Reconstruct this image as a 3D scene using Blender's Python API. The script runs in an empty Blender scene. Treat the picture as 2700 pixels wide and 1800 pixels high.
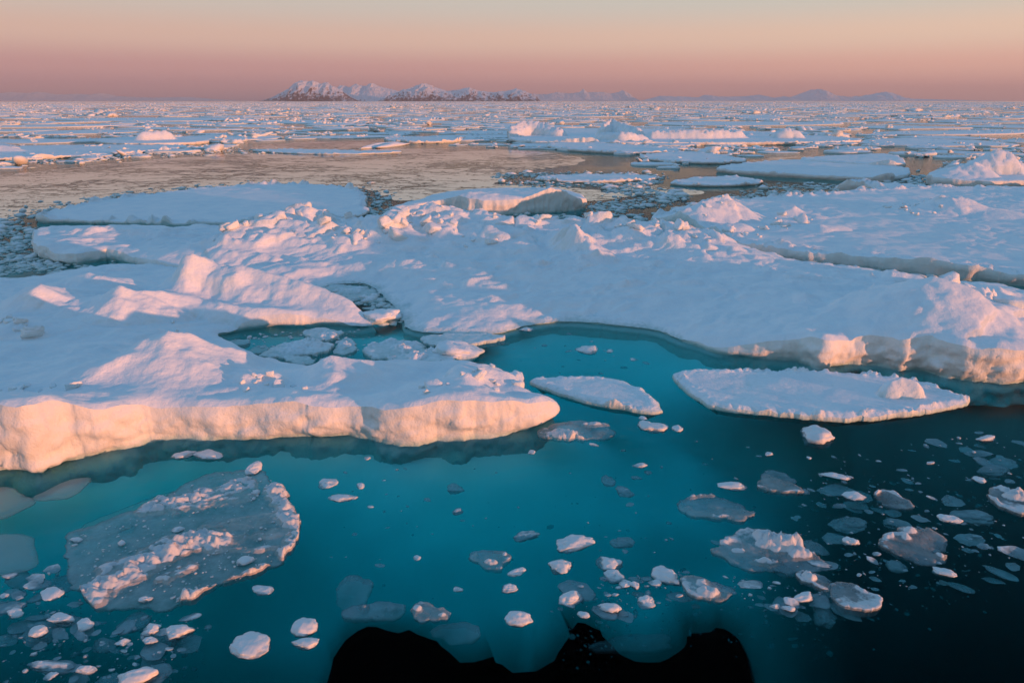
import bpy, math, random
import numpy as np
from mathutils import Vector
R = math.radians
random.seed(7)
RNG = np.random.default_rng(11)
SC = bpy.context.scene
COL = SC.collection

# ------------------------------------------------------------------ camera
CAM_H, F_PX, PITCH = 10.0, 1800.0, R(19.4)
cam_d = bpy.data.cameras.new('camera')
cam_d.lens = 24.0; cam_d.sensor_width = 36.0; cam_d.clip_start = 0.1; cam_d.clip_end = 120000.0
cam = bpy.data.objects.new('camera', cam_d); COL.objects.link(cam)
cam.location = (0, 0, CAM_H); cam.rotation_euler = (math.pi/2 - PITCH, 0, 0)
SC.camera = cam

# ------------------------------------------------------------------ light
SUN_AZ, SUN_EL = R(57), R(2.0)           # azimuth measured from straight behind the camera towards the right
SUN_DIR = Vector((math.sin(SUN_AZ)*math.cos(SUN_EL), -math.cos(SUN_AZ)*math.cos(SUN_EL), math.sin(SUN_EL)))
sun_d = bpy.data.lights.new('sun', 'SUN'); sun_d.energy = 4.7; sun_d.angle = R(0.6); sun_d.color = (1.0, 0.375, 0.19)
sun = bpy.data.objects.new('sun', sun_d); COL.objects.link(sun)
sun.rotation_euler = SUN_DIR.to_track_quat('Z', 'Y').to_euler(); sun.location = (30, -20, 40)

world = bpy.data.worlds.new('World'); SC.world = world; world.use_nodes = True
def build_world():
    nt = world.node_tree; N = nt.nodes; L = nt.links; N.clear()
    out = N.new('ShaderNodeOutputWorld'); bg = N.new('ShaderNodeBackground')
    tc = N.new('ShaderNodeTexCoord'); sep = N.new('ShaderNodeSeparateXYZ'); L.new(tc.outputs['Generated'], sep.inputs[0])
    # real elevation 0..90 degrees -> square root so that the low sky has room in the ramp
    def m(op, a=None, b=None, clamp=False):
        n = N.new('ShaderNodeMath'); n.operation = op; n.use_clamp = clamp
        for i, v in enumerate((a, b)):
            if v is None: continue
            if isinstance(v, (int, float)): n.inputs[i].default_value = v
            else: L.new(v, n.inputs[i])
        return n.outputs[0]
    el = m('POWER', m('MAXIMUM', sep.outputs['Z'], 0.0), 0.5)
    def ramp(stops):
        r = N.new('ShaderNodeValToRGB'); r.color_ramp.interpolation = 'EASE'
        e = r.color_ramp.elements
        while len(e) < len(stops): e.new(0.5)
        for k, (deg, c) in enumerate(stops):
            e[k].position = math.sqrt(math.sin(R(deg))); e[k].color = (*c, 1)
        L.new(el, r.inputs[0]); return r.outputs[0]
    anti = ramp([(0, (.33,.22,.28)), (1.0, (.48,.275,.295)), (2.3, (.60,.335,.315)), (4.4, (.73,.50,.40)), (7.2, (.62,.57,.50)), (14, (.33,.48,.57)), (30, (.18,.38,.59)), (90, (.10,.285,.515))])
    side = ramp([(0, (.70,.39,.36)), (1.0, (.84,.45,.365)), (2.3, (.90,.51,.385)), (4.4, (.88,.64,.475)), (7.2, (.62,.64,.56)), (14, (.35,.50,.58)), (30, (.19,.39,.59)), (90, (.10,.285,.515))])
    az = N.new('ShaderNodeVectorMath'); az.operation = 'DOT_PRODUCT'; L.new(tc.outputs['Generated'], az.inputs[0])
    az.inputs[1].default_value = (-math.sin(SUN_AZ), math.cos(SUN_AZ), 0)
    mr = N.new('ShaderNodeMapRange'); mr.interpolation_type = 'SMOOTHSTEP'; L.new(az.outputs['Value'], mr.inputs[0])
    mr.inputs[1].default_value = -0.25; mr.inputs[2].default_value = 0.95
    mx = N.new('ShaderNodeMix'); mx.data_type = 'RGBA'; L.new(mr.outputs[0], mx.inputs[0]); L.new(side, mx.inputs[6]); L.new(anti, mx.inputs[7])
    sky = N.new('ShaderNodeTexSky'); sky.sky_type = 'NISHITA'; sky.sun_disc = False
    sky.sun_elevation = SUN_EL; sky.sun_rotation = math.pi - SUN_AZ; sky.air_density = 1.0; sky.dust_density = 1.0; sky.ozone_density = 2.0
    sm = N.new('ShaderNodeVectorMath'); sm.operation = 'SCALE'; L.new(sky.outputs[0], sm.inputs[0]); sm.inputs[3].default_value = 0.10
    mr2 = N.new('ShaderNodeMapRange'); mr2.interpolation_type = 'SMOOTHSTEP'; L.new(az.outputs['Value'], mr2.inputs[0])
    mr2.inputs[1].default_value = -0.35; mr2.inputs[2].default_value = -1.0; mr2.inputs[3].default_value = 0.0; mr2.inputs[4].default_value = 1.0
    mx2 = N.new('ShaderNodeMix'); mx2.data_type = 'RGBA'; L.new(mr2.outputs[0], mx2.inputs[0]); L.new(mx.outputs[2], mx2.inputs[6]); L.new(sm.outputs[0], mx2.inputs[7])
    L.new(mx2.outputs[2], bg.inputs[0]); bg.inputs[1].default_value = 1.0
    L.new(bg.outputs[0], out.inputs[0])
build_world()
SC.view_settings.view_transform = 'Standard'; SC.view_settings.look = 'None'
SC.view_settings.exposure = 0.0; SC.view_settings.gamma = 1.0
SC.render.engine = 'CYCLES'
SC.cycles.max_bounces = 6; SC.cycles.diffuse_bounces = 3; SC.cycles.glossy_bounces = 3; SC.cycles.transmission_bounces = 4
SC.cycles.transparent_max_bounces = 16; SC.cycles.volume_bounces = 0
SC.cycles.use_denoising = True

# ------------------------------------------------------------------ picture geometry -> place
CP, SP = math.cos(PITCH), math.sin(PITCH)
def P(u, v, z=0.0):
    """world x,y of the point at height z that the photograph shows at pixel u,v (2700 x 1800)"""
    dx, dy = (u-1350)/F_PX, (900-v)/F_PX
    d = (dx, CP+dy*SP, -SP+dy*CP); t = (z-CAM_H)/d[2]
    return d[0]*t, d[1]*t
def Z(u, vb, vt, zb=0.0):
    """height of a thing whose foot (height zb) shows at pixel row vb and whose top at row vt"""
    y = P(u, vb, zb)[1]; dy = (900-vt)/F_PX
    return CAM_H + (-SP+dy*CP)/(CP+dy*SP)*y
def PX(v, y):       # metres per picture pixel at ground distance y
    return math.hypot(y, CAM_H)/F_PX

# ------------------------------------------------------------------ noise
_perm = np.random.default_rng(3).permutation(512).astype(np.int64)
_perm = np.concatenate([_perm, _perm])
_g3 = np.random.default_rng(4).normal(size=(512, 3)); _g3 /= np.linalg.norm(_g3, axis=1)[:, None]
def _h(i, j, k, s): return _perm[(_perm[(_perm[(i+s) & 511] + j) & 511] + k) & 511]
def perlin(x, y, z=0.0, s=0):
    x, y, z = np.broadcast_arrays(np.asarray(x, float), np.asarray(y, float), np.asarray(z, float))
    xi, yi, zi = np.floor(x).astype(np.int64), np.floor(y).astype(np.int64), np.floor(z).astype(np.int64)
    fx, fy, fz = x-xi, y-yi, z-zi
    u, v, w = (f*f*f*(f*(f*6-15)+10) for f in (fx, fy, fz))
    def g(a, b, c):
        G = _g3[_h(xi+a, yi+b, zi+c, s)]
        return G[..., 0]*(fx-a)+G[..., 1]*(fy-b)+G[..., 2]*(fz-c)
    l = lambda a, b, t: a+(b-a)*t
    flat = not np.any(fz)
    n0 = l(l(g(0,0,0), g(1,0,0), u), l(g(0,1,0), g(1,1,0), u), v)
    if flat: return n0*1.5
    n1 = l(l(g(0,0,1), g(1,0,1), u), l(g(0,1,1), g(1,1,1), u), v)
    return l(n0, n1, w)*1.5
def fbm(x, y, z=0.0, o=4, s=0, gain=.5):
    r = 0; a = 1.0; f = 1.0
    for k in range(o):
        r = r+a*perlin(np.asarray(x)*f, np.asarray(y)*f, np.asarray(z)*f, s+k*17); a *= gain; f *= 2.03
    return r
def ridged(x, y, o=4, s=0):
    r = 0; a = 1.0; f = 1.0
    for k in range(o):
        r = r+a*(1-np.abs(perlin(x*f, y*f, 0, s+k*13))*1.6); a *= .5; f *= 2.1
    return r/1.9-.45
def worley(x, y, s=0):
    """F1, F2 and a random value per cell"""
    xi, yi = np.floor(x).astype(np.int64), np.floor(y).astype(np.int64)
    d1 = np.full(x.shape, 9.0); d2 = d1.copy(); c = np.zeros(x.shape); cx = np.zeros(x.shape); cy = np.zeros(x.shape)
    for a in (-1, 0, 1):
        for b in (-1, 0, 1):
            h = _h(xi+a, yi+b, 0*xi, s)
            px = xi+a+(h % 97)/97.0; py = yi+b+(h % 83)/83.0
            d = np.hypot(x-px, y-py); m = d < d1
            d2 = np.where(m, d1, np.minimum(d2, d)); c = np.where(m, (h % 61)/61.0, c)
            cx = np.where(m, x-px, cx); cy = np.where(m, y-py, cy); d1 = np.where(m, d, d1)
    return d1, d2, c, cx, cy
def sstep(a, b, x):
    t = np.clip((x-a)/(b-a), 0, 1); return t*t*(3-2*t)
def smax(a, b, k):
    h = np.clip(.5+.5*(a-b)/k, 0, 1); return b+(a-b)*h+k*h*(1-h)

# ------------------------------------------------------------------ mesh helpers
def mesh_np(name, V, quads=None, tris=None, smooth=True):
    me = bpy.data.meshes.new(name)
    V = np.asarray(V, np.float32); nq = 0 if quads is None else len(quads); nt_ = 0 if tris is None else len(tris)
    me.vertices.add(len(V)); me.vertices.foreach_set('co', V.ravel())
    idx = []; tot = []
    if nq: idx.append(np.asarray(quads, np.int32).ravel()); tot.append(np.full(nq, 4, np.int32))
    if nt_: idx.append(np.asarray(tris, np.int32).ravel()); tot.append(np.full(nt_, 3, np.int32))
    idx = np.concatenate(idx); tot = np.concatenate(tot)
    me.loops.add(len(idx)); me.loops.foreach_set('vertex_index', idx)
    me.polygons.add(len(tot)); st = np.concatenate([[0], np.cumsum(tot)[:-1]]).astype(np.int32)
    me.polygons.foreach_set('loop_start', st); me.polygons.foreach_set('loop_total', tot)
    if smooth: me.polygons.foreach_set('use_smooth', np.ones(len(tot), bool))
    me.update(calc_edges=True); me.validate()
    return me
def put(name, me, m=None, label=None, cat=None, group=None, kind=None, parent=None, loc=None):
    o = bpy.data.objects.new(name, me); COL.objects.link(o)
    if m is not None and me is not None and not me.materials: me.materials.append(m)
    if label: o['label'] = label
    if cat: o['category'] = cat
    if group: o['group'] = group
    if kind: o['kind'] = kind
    if parent: o.parent = parent
    if loc is not None: o.location = loc
    return o

# ------------------------------------------------------------------ materials
def mat(name):
    m = bpy.data.materials.new(name); m.use_nodes = True; nt = m.node_tree; nt.nodes.clear()
    out = nt.nodes.new('ShaderNodeOutputMaterial')
    return m, nt, nt.nodes, nt.links, out
def nd(nt, t, **kw):
    n = nt.nodes.new('ShaderNode'+t)
    for k, v in kw.items():
        if k.startswith('i_'):
            key = k[2:]; n.inputs[int(key) if key.isdigit() else key].default_value = v
        else: setattr(n, k, v)
    return n
def mixc(nt, fac, a, b, op='MIX'):
    n = nt.nodes.new('ShaderNodeMix'); n.data_type = 'RGBA'; n.blend_type = op
    for i, v in ((0, fac), (6, a), (7, b)):
        if isinstance(v, bpy.types.NodeSocket): nt.links.new(v, n.inputs[i])
        elif i == 0: n.inputs[0].default_value = v
        else: n.inputs[i].default_value = (*v, 1)
    return n.outputs[2]
def mrange(nt, s, a, b, c=0.0, d=1.0):
    n = nt.nodes.new('ShaderNodeMapRange'); nt.links.new(s, n.inputs[0])
    for i, v in enumerate((a, b, c, d)): n.inputs[i+1].default_value = v
    return n.outputs[0]
def snow_material(name, scale=1.0, snow=(.87,.90,.94), ice=(.70,.76,.75), wet=(.40,.56,.55), bump=.75, zwet=.2):
    m, nt, N, L, out = mat(name)
    geo = nd(nt, 'NewGeometry'); sp = nd(nt, 'SeparateXYZ'); L.new(geo.outputs['Position'], sp.inputs[0])
    sn = nd(nt, 'SeparateXYZ'); L.new(geo.outputs['True Normal'], sn.inputs[0])
    def noise(s, d=4, r=.55):
        n = nd(nt, 'TexNoise', i_Scale=s, i_Detail=d, i_Roughness=r); L.new(geo.outputs['Position'], n.inputs['Vector']); return n.outputs['Fac']
    n1, n2, n3 = noise(.8/scale), noise(5/scale, 5), noise(22/scale, 3)
    b = nd(nt, 'Principled' if False else 'BsdfPrincipled')
    steep = mrange(nt, sn.outputs['Z'], .75, .25)
    c = mixc(nt, mrange(nt, n1, .40, .72), snow, tuple(x*q for x, q in zip(snow, (.86,.92,.96))))
    c = mixc(nt, steep, c, ice)
    jz = nd(nt, 'Math', operation='MULTIPLY_ADD', i_1=.3, i_2=-.15); L.new(n2, jz.inputs[0])
    az = nd(nt, 'Math', operation='ADD'); L.new(sp.outputs['Z'], az.inputs[0]); L.new(jz.outputs[0], az.inputs[1])
    c = mixc(nt, mrange(nt, az.outputs[0], zwet, -.02), c, wet)
    L.new(c, b.inputs['Base Color']); b.inputs['Roughness'].default_value = .62; b.inputs['Specular IOR Level'].default_value = .25
    ad = nd(nt, 'Math', operation='MULTIPLY_ADD', i_1=.35); L.new(n3, ad.inputs[0]); L.new(n2, ad.inputs[2])
    bp = nd(nt, 'Bump', i_Strength=bump, i_Distance=.06*scale); L.new(ad.outputs[0], bp.inputs['Height']); L.new(bp.outputs[0], b.inputs['Normal'])
    L.new(b.outputs[0], out.inputs[0])
    return m
M_SNOW = snow_material('snow_over_ice')
M_WALL = snow_material('ice_wall', 1.6, snow=(.80,.83,.84), ice=(.74,.78,.77), wet=(.36,.54,.52), bump=.55, zwet=.22)
M_SNOW_FAR = snow_material('far_snow', 4.0, bump=.6, zwet=.15)
M_BRASH = snow_material('brash_ice', .35, snow=(.50,.54,.57), ice=(.42,.48,.51), wet=(.30,.37,.40), zwet=.06, bump=.9)

def water_material():
    m, nt, N, L, out = mat('sea_water')
    geo = nd(nt, 'NewGeometry')
    mp = nd(nt, 'Mapping'); L.new(geo.outputs['Position'], mp.inputs[0]); mp.inputs['Scale'].default_value = (1.0, 1.6, 1)
    n1 = nd(nt, 'TexNoise', i_Scale=1.6, i_Detail=4, i_Roughness=.6); L.new(mp.outputs[0], n1.inputs['Vector'])
    n2 = nd(nt, 'TexNoise', i_Scale=.07, i_Detail=3); L.new(geo.outputs['Position'], n2.inputs['Vector'])
    st = mrange(nt, n2.outputs['Fac'], .40, .62, .05, .55)
    bp = nd(nt, 'Bump', i_Distance=.12); L.new(n1.outputs['Fac'], bp.inputs['Height']); L.new(st, bp.inputs['Strength'])
    tr = nd(nt, 'BsdfTransparent'); tr.inputs[0].default_value = (.97,.99,1,1)
    gl = nd(nt, 'BsdfGlossy', i_Roughness=.10); gl.inputs[0].default_value = (1,1,1,1); L.new(bp.outputs[0], gl.inputs['Normal'])
    fr = nd(nt, 'Fresnel', i_IOR=1.06); L.new(bp.outputs[0], fr.inputs['Normal'])
    mx = nd(nt, 'MixShader'); L.new(fr.outputs[0], mx.inputs[0]); L.new(tr.outputs[0], mx.inputs[1]); L.new(gl.outputs[0], mx.inputs[2])
    L.new(mx.outputs[0], out.inputs['Surface'])
    va = nd(nt, 'VolumeAbsorption', i_Density=.90); va.inputs[0].default_value = (0.0, .915, .918, 1)
    L.new(va.outputs[0], out.inputs['Volume'])
    return m
M_WATER = water_material()

# ------------------------------------------------------------------ sea
def box_mesh(name, x0, x1, y0, y1, z0, z1):
    V = [(x,y,z) for z in (z0,z1) for y in (y0,y1) for x in (x0,x1)]
    Q = [(0,2,3,1),(4,5,7,6),(0,1,5,4),(2,6,7,3),(1,3,7,5),(0,4,6,2)]
    return mesh_np(name, V, Q, smooth=False)
def sea_mesh(name, xs, ys, z0, z1):
    nx, ny = len(xs), len(ys); Xg, Yg = np.meshgrid(xs, ys)
    V = np.concatenate([np.stack([Xg.ravel(), Yg.ravel(), np.full(nx*ny, z)], 1) for z in (z1, z0)])
    I = np.arange(nx*ny).reshape(ny, nx); a, b, c, d = (q.ravel() for q in (I[:-1,:-1], I[:-1,1:], I[1:,1:], I[1:,:-1]))
    Q = [np.stack([a, b, c, d], 1), np.stack([d, c, b, a], 1)+nx*ny]
    for r in (I[0], I[:, -1], I[-1][::-1], I[::-1, 0]):
        Q.append(np.stack([r[1:], r[:-1], r[:-1]+nx*ny, r[1:]+nx*ny], 1))
    return mesh_np(name, V, np.concatenate(Q), smooth=False)
_s = [0]; _d = 8.0
while _s[-1] < 45000: _s.append(_s[-1]+_d); _d *= 1.18
_s = np.array(_s); XS = np.concatenate([-_s[:0:-1], _s]); YS = np.concatenate([[-2000, -1000, -500, -250, -120, -60, -30, -15], _s])
water = put('water', sea_mesh('water', XS, YS, -80, 0), M_WATER, 'dark teal sea water between the floes', kind='structure')
m, nt, N, L, out = mat('seabed_mud'); b = nd(nt, 'BsdfDiffuse'); b.inputs[0].default_value = (.01,.015,.02,1); L.new(b.outputs[0], out.inputs[0])
put('seabed', box_mesh('seabed', -45000, 45000, -3000, 60000, -79, -78), m, 'dark sea floor deep under the ice', kind='structure')

# ------------------------------------------------------------------ floes
def poly_sdf(x, y, poly):
    p = np.asarray(poly); q = np.roll(p, -1, 0)
    best = np.full(x.shape, 1e18); ins = np.zeros(x.shape, bool)
    for (ax, ay), (bx, by) in zip(p, q):
        ex, ey = bx-ax, by-ay; t = np.clip(((x-ax)*ex+(y-ay)*ey)/(ex*ex+ey*ey+1e-12), 0, 1)
        best = np.minimum(best, (x-ax-t*ex)**2+(y-ay-t*ey)**2)
        c = (ay > y) != (by > y)
        if by != ay: ins ^= c & (x < (bx-ax)*(y-ay)/(by-ay)+ax)
    return np.where(ins, -1, 1)*np.sqrt(best)
def chaikin(p, n=1):
    p = np.asarray(p, float)
    for _ in range(n):
        q = np.roll(p, -1, 0); a = .75*p+.25*q; b = .25*p+.75*q
        p = np.stack([a, b], 1).reshape(-1, 2)
    return p
def outline(px, n=1):
    return chaikin([P(*q) for q in px], n)
def sastrugi(x, y, s):
    a = .6; u, v = x*math.cos(a)+y*math.sin(a), -x*math.sin(a)+y*math.cos(a); u = u+.8*fbm(x*.3, y*.3, 0, 3, s); v = v+.8*fbm(x*.3, y*.3, 0, 3, s+5)
    return (ridged(u*.35, v*1.1, 4, s+9)-.1)*sstep(-.3, .4, fbm(x*.12, y*.12, 0, 3, s+21))
class Ridge:
    """a crest line (u, foot row, top row[, foot height]) with a front and a back flank"""
    def __init__(s, pts, wf, wb, p=1.0, pb=None, k=.25):
        s.xy = np.array([P(q[0], q[1], q[3] if len(q) > 3 else .6) for q in pts])
        s.h = np.array([Z(q[0], q[1], q[2], q[3] if len(q) > 3 else .6) for q in pts])
        s.wf, s.wb, s.p, s.pb, s.k = wf, wb, p, pb or p, k
    def __call__(s, x, y, base):
        best = np.full(x.shape, 1e9); hr = np.zeros(x.shape); side = np.zeros(x.shape)
        n = len(s.xy)
        for i in range(max(1, n-1)):
            a = s.xy[i]; b = s.xy[min(i+1, n-1)]; e = b-a; l2 = e@e
            t = np.clip(((x-a[0])*e[0]+(y-a[1])*e[1])/l2, 0, 1) if l2 > 1e-9 else np.zeros(x.shape)
            dx, dy = x-a[0]-t*e[0], y-a[1]-t*e[1]; d = dx*dx+dy*dy; m = d < best
            best = np.where(m, d, best); hr = np.where(m, s.h[i]*(1-t)+s.h[min(i+1, n-1)]*t, hr)
            cr = (e[0]*dy-e[1]*dx)/(math.sqrt(l2)*np.sqrt(d)+1e-6) if l2 > 1e-9 else dy/(np.sqrt(d)+1e-6)
            side = np.where(m, cr, side)
        d = np.sqrt(best); sc = 1.0
        f = np.clip(1-d/s.wf, 0, 1)**s.p; bk = np.clip(1-d/s.wb, 0, 1)**s.pb
        q = sstep(-.7, .7, side); g = f*(1-q)+bk*q
        top = base+(hr-base)*g
        return np.where(g > 0, smax(top, base, s.k*np.minimum(1, g*4)+1e-4), base)
def idw(ctrl, zfix=None, soft=.6):
    """surface through (u, v, z) control points seen on the floe"""
    pts = np.array([P(u, v, z if zfix is None else zfix) for u, v, z in ctrl]); zs = np.array([c[2] for c in ctrl])
    def f(x, y):
        num = np.zeros(x.shape); den = np.zeros(x.shape)
        for (a, b), z in zip(pts, zs):
            w = 1/((x-a)**2+(y-b)**2+soft)**1.6; num += w*z; den += w
        return num/den
    return f
def build_floe(name, poly, sp, height, m, round_w=.5, round_d=.3, zbot=-.9, rows=8, warp=(.5, .25), wall=None, seed=0, wall_amp=.12, zmin=.06, woct=3, split=False, zdrop=None):
    poly = np.asarray(poly); lo = poly.min(0)-sp*3; hi = poly.max(0)+sp*3
    nx, ny = int((hi[0]-lo[0])/sp)+2, int((hi[1]-lo[1])/sp)+2
    X, Y = np.meshgrid(lo[0]+np.arange(nx)*sp, lo[1]+np.arange(ny)*sp)
    def sdf(x, y):
        wx = warp[1]*fbm(x*warp[0], y*warp[0], 0, woct, seed+1); wy = warp[1]*fbm(x*warp[0], y*warp[0], 0, woct, seed+9)
        return poly_sdf(x+wx, y+wy, poly)
    S = sdf(X, Y)
    gy, gx = np.gradient(S, sp); gl = np.hypot(gx, gy)+1e-6; gx /= gl; gy /= gl
    ins = S < 0
    cell = ins[:-1,:-1] & ins[1:,:-1] & ins[:-1,1:] & ins[1:,1:]
    used = np.zeros(S.shape, bool)
    for a in (0, 1):
        for b in (0, 1): used[a:ny-1+a, b:nx-1+b] |= cell
    cnt = np.zeros(S.shape, int)
    for a in (0, 1):
        for b in (0, 1): cnt[a:ny-1+a, b:nx-1+b] += cell
    bd = used & (cnt < 4)
    mv = np.where(bd, -S, 0)
    X = X+gx*mv; Y = Y+gy*mv; Sd = np.where(bd, 0, S)
    vid = np.full(S.shape, -1, int); vid[used] = np.arange(used.sum())
    x, y, s = X[used], Y[used], np.clip(-Sd[used], 0, None)
    z = height(x, y, s)
    rd = np.clip(1-s/round_w, 0, 1)**2
    z = np.maximum(z-rd*round_d, zmin)
    ci, cj = np.nonzero(cell)
    quads = np.stack([vid[ci,cj], vid[ci,cj+1], vid[ci+1,cj+1], vid[ci+1,cj]], 1)
    V = [np.stack([x, y, z], 1)]
    # wall below the rim
    e = np.concatenate([quads[:, [0,1]], quads[:, [1,2]], quads[:, [2,3]], quads[:, [3,0]]])
    key = np.minimum(e[:,0], e[:,1])*len(x)+np.maximum(e[:,0], e[:,1])
    _, inv, c = np.unique(key, return_inverse=True, return_counts=True)
    be = e[c[inv] == 1]
    bv = np.unique(be); bi = np.full(len(x), -1); bi[bv] = np.arange(len(bv))
    nx_, ny_ = gx[used][bv], gy[used][bv]; bx, by, bz = x[bv], y[bv], z[bv]
    # smooth the outward direction along the rim
    nb = [nx_, ny_]
    for _ in range(30):
        ax = nb[0].copy(); ay = nb[1].copy(); a, b2 = bi[be[:,0]], bi[be[:,1]]
        np.add.at(ax, a, nb[0][b2]); np.add.at(ax, b2, nb[0][a]); np.add.at(ay, a, nb[1][b2]); np.add.at(ay, b2, nb[1][a])
        l = np.hypot(ax, ay)+1e-9; nb = [ax/l, ay/l]
    nx_, ny_ = nb
    base = len(x); nbv = len(bv); prev = bv[bi[be[:,0]]], bv[bi[be[:,1]]]
    Q = [quads]
    idx_prev = None
    for k in range(1, rows+1):
        t = k/rows
        zz = bz*(1-t)+zbot*t if zdrop is None else bz-zdrop*t
        off = (wall or default_wall)(t, zz, bx, by)
        am = wall_amp*min(1, 4*t)*np.clip(bz, .15, 1.5)
        off = off+am*(fbm(bx*.9, by*.9, zz*1.5, 5, seed+5, .62)+.5*(np.abs(perlin(bx*2.2, by*2.2, zz*2.6, seed+8))-.2))
        V.append(np.stack([bx+nx_*off, by+ny_*off, zz], 1))
        cur = base+(k-1)*nbv
        a0 = prev[0] if k == 1 else cur-nbv+bi[be[:,0]]; b0 = prev[1] if k == 1 else cur-nbv+bi[be[:,1]]
        Q.append(np.stack([b0, a0, cur+bi[be[:,0]], cur+bi[be[:,1]]], 1))
    Va = np.concatenate(V)
    if split:
        wq = np.concatenate(Q[1:]); used_v, inv2 = np.unique(wq, return_inverse=True)
        return mesh_np(name+'_top', V[0], quads), mesh_np(name+'_wall', Va[used_v], inv2.reshape(wq.shape))
    return mesh_np(name, Va, np.concatenate(Q))
def floe_thing(pair, label, group=None):
    root = put('ice_floe', None, None, label, 'ice floe', group)
    put('snow_top', pair[0], M_SNOW, parent=root); put('ice_wall', pair[1], M_WALL, parent=root)
    return root
def default_wall(t, zz, x, y):
    # slightly proud below the snow lip, cut back at the waterline, foot running out under water
    return .10*np.sin(np.clip(t*2.2, 0, 1)*math.pi)-.14*np.exp(-((zz-.0)/.10)**2)+np.where(zz < -.1, (-.1-zz)*.25, 0)

# ---- front floe with the orange wall and the lit sail
front_px = [(-420,1400),(-150,1310),(0,1240),(50,1256),(110,1254),(150,1235),(180,1215),(280,1200),(330,1185),(380,1162),(440,1152),(520,1160),(620,1158),(760,1160),(900,1158),(975,1160),
 (1010,1176),(1080,1178),(1160,1168),(1260,1155),(1350,1146),(1430,1128),(1470,1105),(1494,1080),(1482,1060,.5),(1440,1042,.7),(1385,1038,.7),(1372,1015,.7),(1340,985,.8),(1250,968,.6),(1150,965,.6),(1050,962,.6),
 (960,962,.6),(900,968,.5),(850,975,.4),(740,972,.3),(700,945,.3),(650,915,.3),(600,897,.2),(560,888,0),(620,880),(700,868),(800,862),(880,858),(960,862),(985,860),(1000,850,.3),(960,815,.5),(900,800,.5),
 (870,790,.6),(800,760,.6),(700,735,.6),(600,720,.6),(500,705,.6),(430,695,.5),(350,690,.4),(250,700,.3),(150,722,.2),(0,730,.2),(-200,745),(-600,780)]
wl = [(0,1240,1045),(130,1250,1052),(300,1195,1062),(440,1155,1076),(500,1160,1066),(620,1158,1062),(700,1160,1056),(760,1160,1046),(900,1158,1062),(1000,1172,1068),(1100,1178,1062),(1180,1165,1045),(1240,1157,1030),(1270,1155,1052),(1330,1148,1040),(1440,1125,1040),(1490,1085,1062)]
rim = [(u, vb-8, Z(u, vb, vt)) for u, vb, vt in wl]
front_base = idw([(u, vt+4, z) for (u, vb, vt), (_, _, z) in zip(wl, rim)] +
 [(0,950,.9),(200,950,.9),(300,880,.8),(100,880,.9),(0,800,.5),(250,820,.9),(400,950,.8),(350,1030,1.0),(150,1020,1.1),(600,1030,.9),(800,1020,.8),(1000,1030,.85),(1100,990,.8),(900,975,.5),(740,965,.3),(640,910,.3),(560,890,.25),
  (600,872,.18),(700,855,.22),(850,850,.22),(960,852,.2),(450,845,.6),(560,845,.45),(600,830,.55),(700,838,.4),(800,835,.35),(300,720,.4),(0,740,.2),(560,740,.8),(780,770,.6),(1380,1050,.75),(1470,1062,.6)])
front_ridges = [
 Ridge([(400,782,768),(440,780,742),(480,778,708),(505,777,682),(525,776,671),(548,776,684),(575,776,704),(615,778,702),(650,780,699),(690,782,710),(740,786,728),(800,792,745),(860,796,760),(886,800,772)], 2.3, 2.6, 1.15, .9, .10),
 Ridge([(480,812,800),(560,820,800),(640,824,806),(720,828,812),(790,828,820)], 1.0, 1.6, .6, .8, .15),
 Ridge([(20,835,795),(80,832,765),(125,830,744),(165,832,775),(250,845,830)], 2.2, 3.0, .95, 1.0, .2),
 Ridge([(190,775,735),(240,775,720),(290,778,732)], 2.0, 2.5, .8, .9, .3),
 Ridge([(425,1000,885),(470,1000,876),(520,995,888),(600,985,915),(680,975,940),(740,970,958)], 4.0, 1.6, 1.25, .9, .25),
 Ridge([(590,1045,1010),(640,1045,990),(720,1045,1000),(765,1045,1020)], 1.2, 1.5, .8, .9, .12),
 Ridge([(780,1020,995),(830,1015,962),(880,1010,937),(930,1005,944),(980,995,955)], 2.2, 1.3, .9, .8, .25),
 Ridge([(1230,1020,958),(1280,1022,962),(1320,1030,980),(1340,1040,1010)], .75, .8, .45, .5, .06),
 Ridge([(1130,1055,1022),(1180,1055,1008),(1215,1050,990),(1240,1050,985)], .5, .8, .8, .9, .1),
 Ridge([(1100,1060,1035),(1130,1060,1028)], .5, .5, .8, .9, .1),
 Ridge([(0,1030,1018),(60,1032,1020),(140,1035,1026)], .7, .8, .8, .9, .1),
 Ridge([(150,1000,992),(170,1000,994)], .5, .6, .8, .9, .1),
 Ridge([(0,880,850),(60,885,838),(110,885,850),(150,880,856)], 1.2, 1.6, .7, .9, .2),
 Ridge([(330,840,760),(420,830,770)], 1.8, 2.5, 1.0, .9, .3),
]
def front_h(x, y, s):
    wx = x+.30*fbm(x*.5, y*.5, 0, 4, 31); wy = y+.30*fbm(x*.5, y*.5, 0, 4, 37)
    z = front_base(wx, wy)
    z = z+.10*fbm(x*.35, y*.5, 0, 4, 51)
    for r in front_ridges: z = r(wx, wy, z)
    rough = sstep(.9, 2.2, z)
    return z+.03*fbm(x*1.6, y*2.0, 0, 5, 60)+.10*rough*ridged(x*.55, y*.7, 4, 71)+.16*sastrugi(x, y, 801)+.28*np.clip(fbm(x*.35, y*.5, 0, 4, 185)+.05, 0, 1)**1.3*sstep(.5, 2.0, s)*sstep(.2, 1.0, s)
def front_wall(t, zz, x, y):
    und = -.30*np.exp(-((zz+.02)/.16)**2)*sstep(-.2, .4, fbm(x*.25, y*.25, 0, 2, 91))
    return .12*np.sin(np.clip(t*1.9, 0, 1)*math.pi)+und+np.where(zz < -.12, (-.12-zz)*.25, 0)
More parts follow.
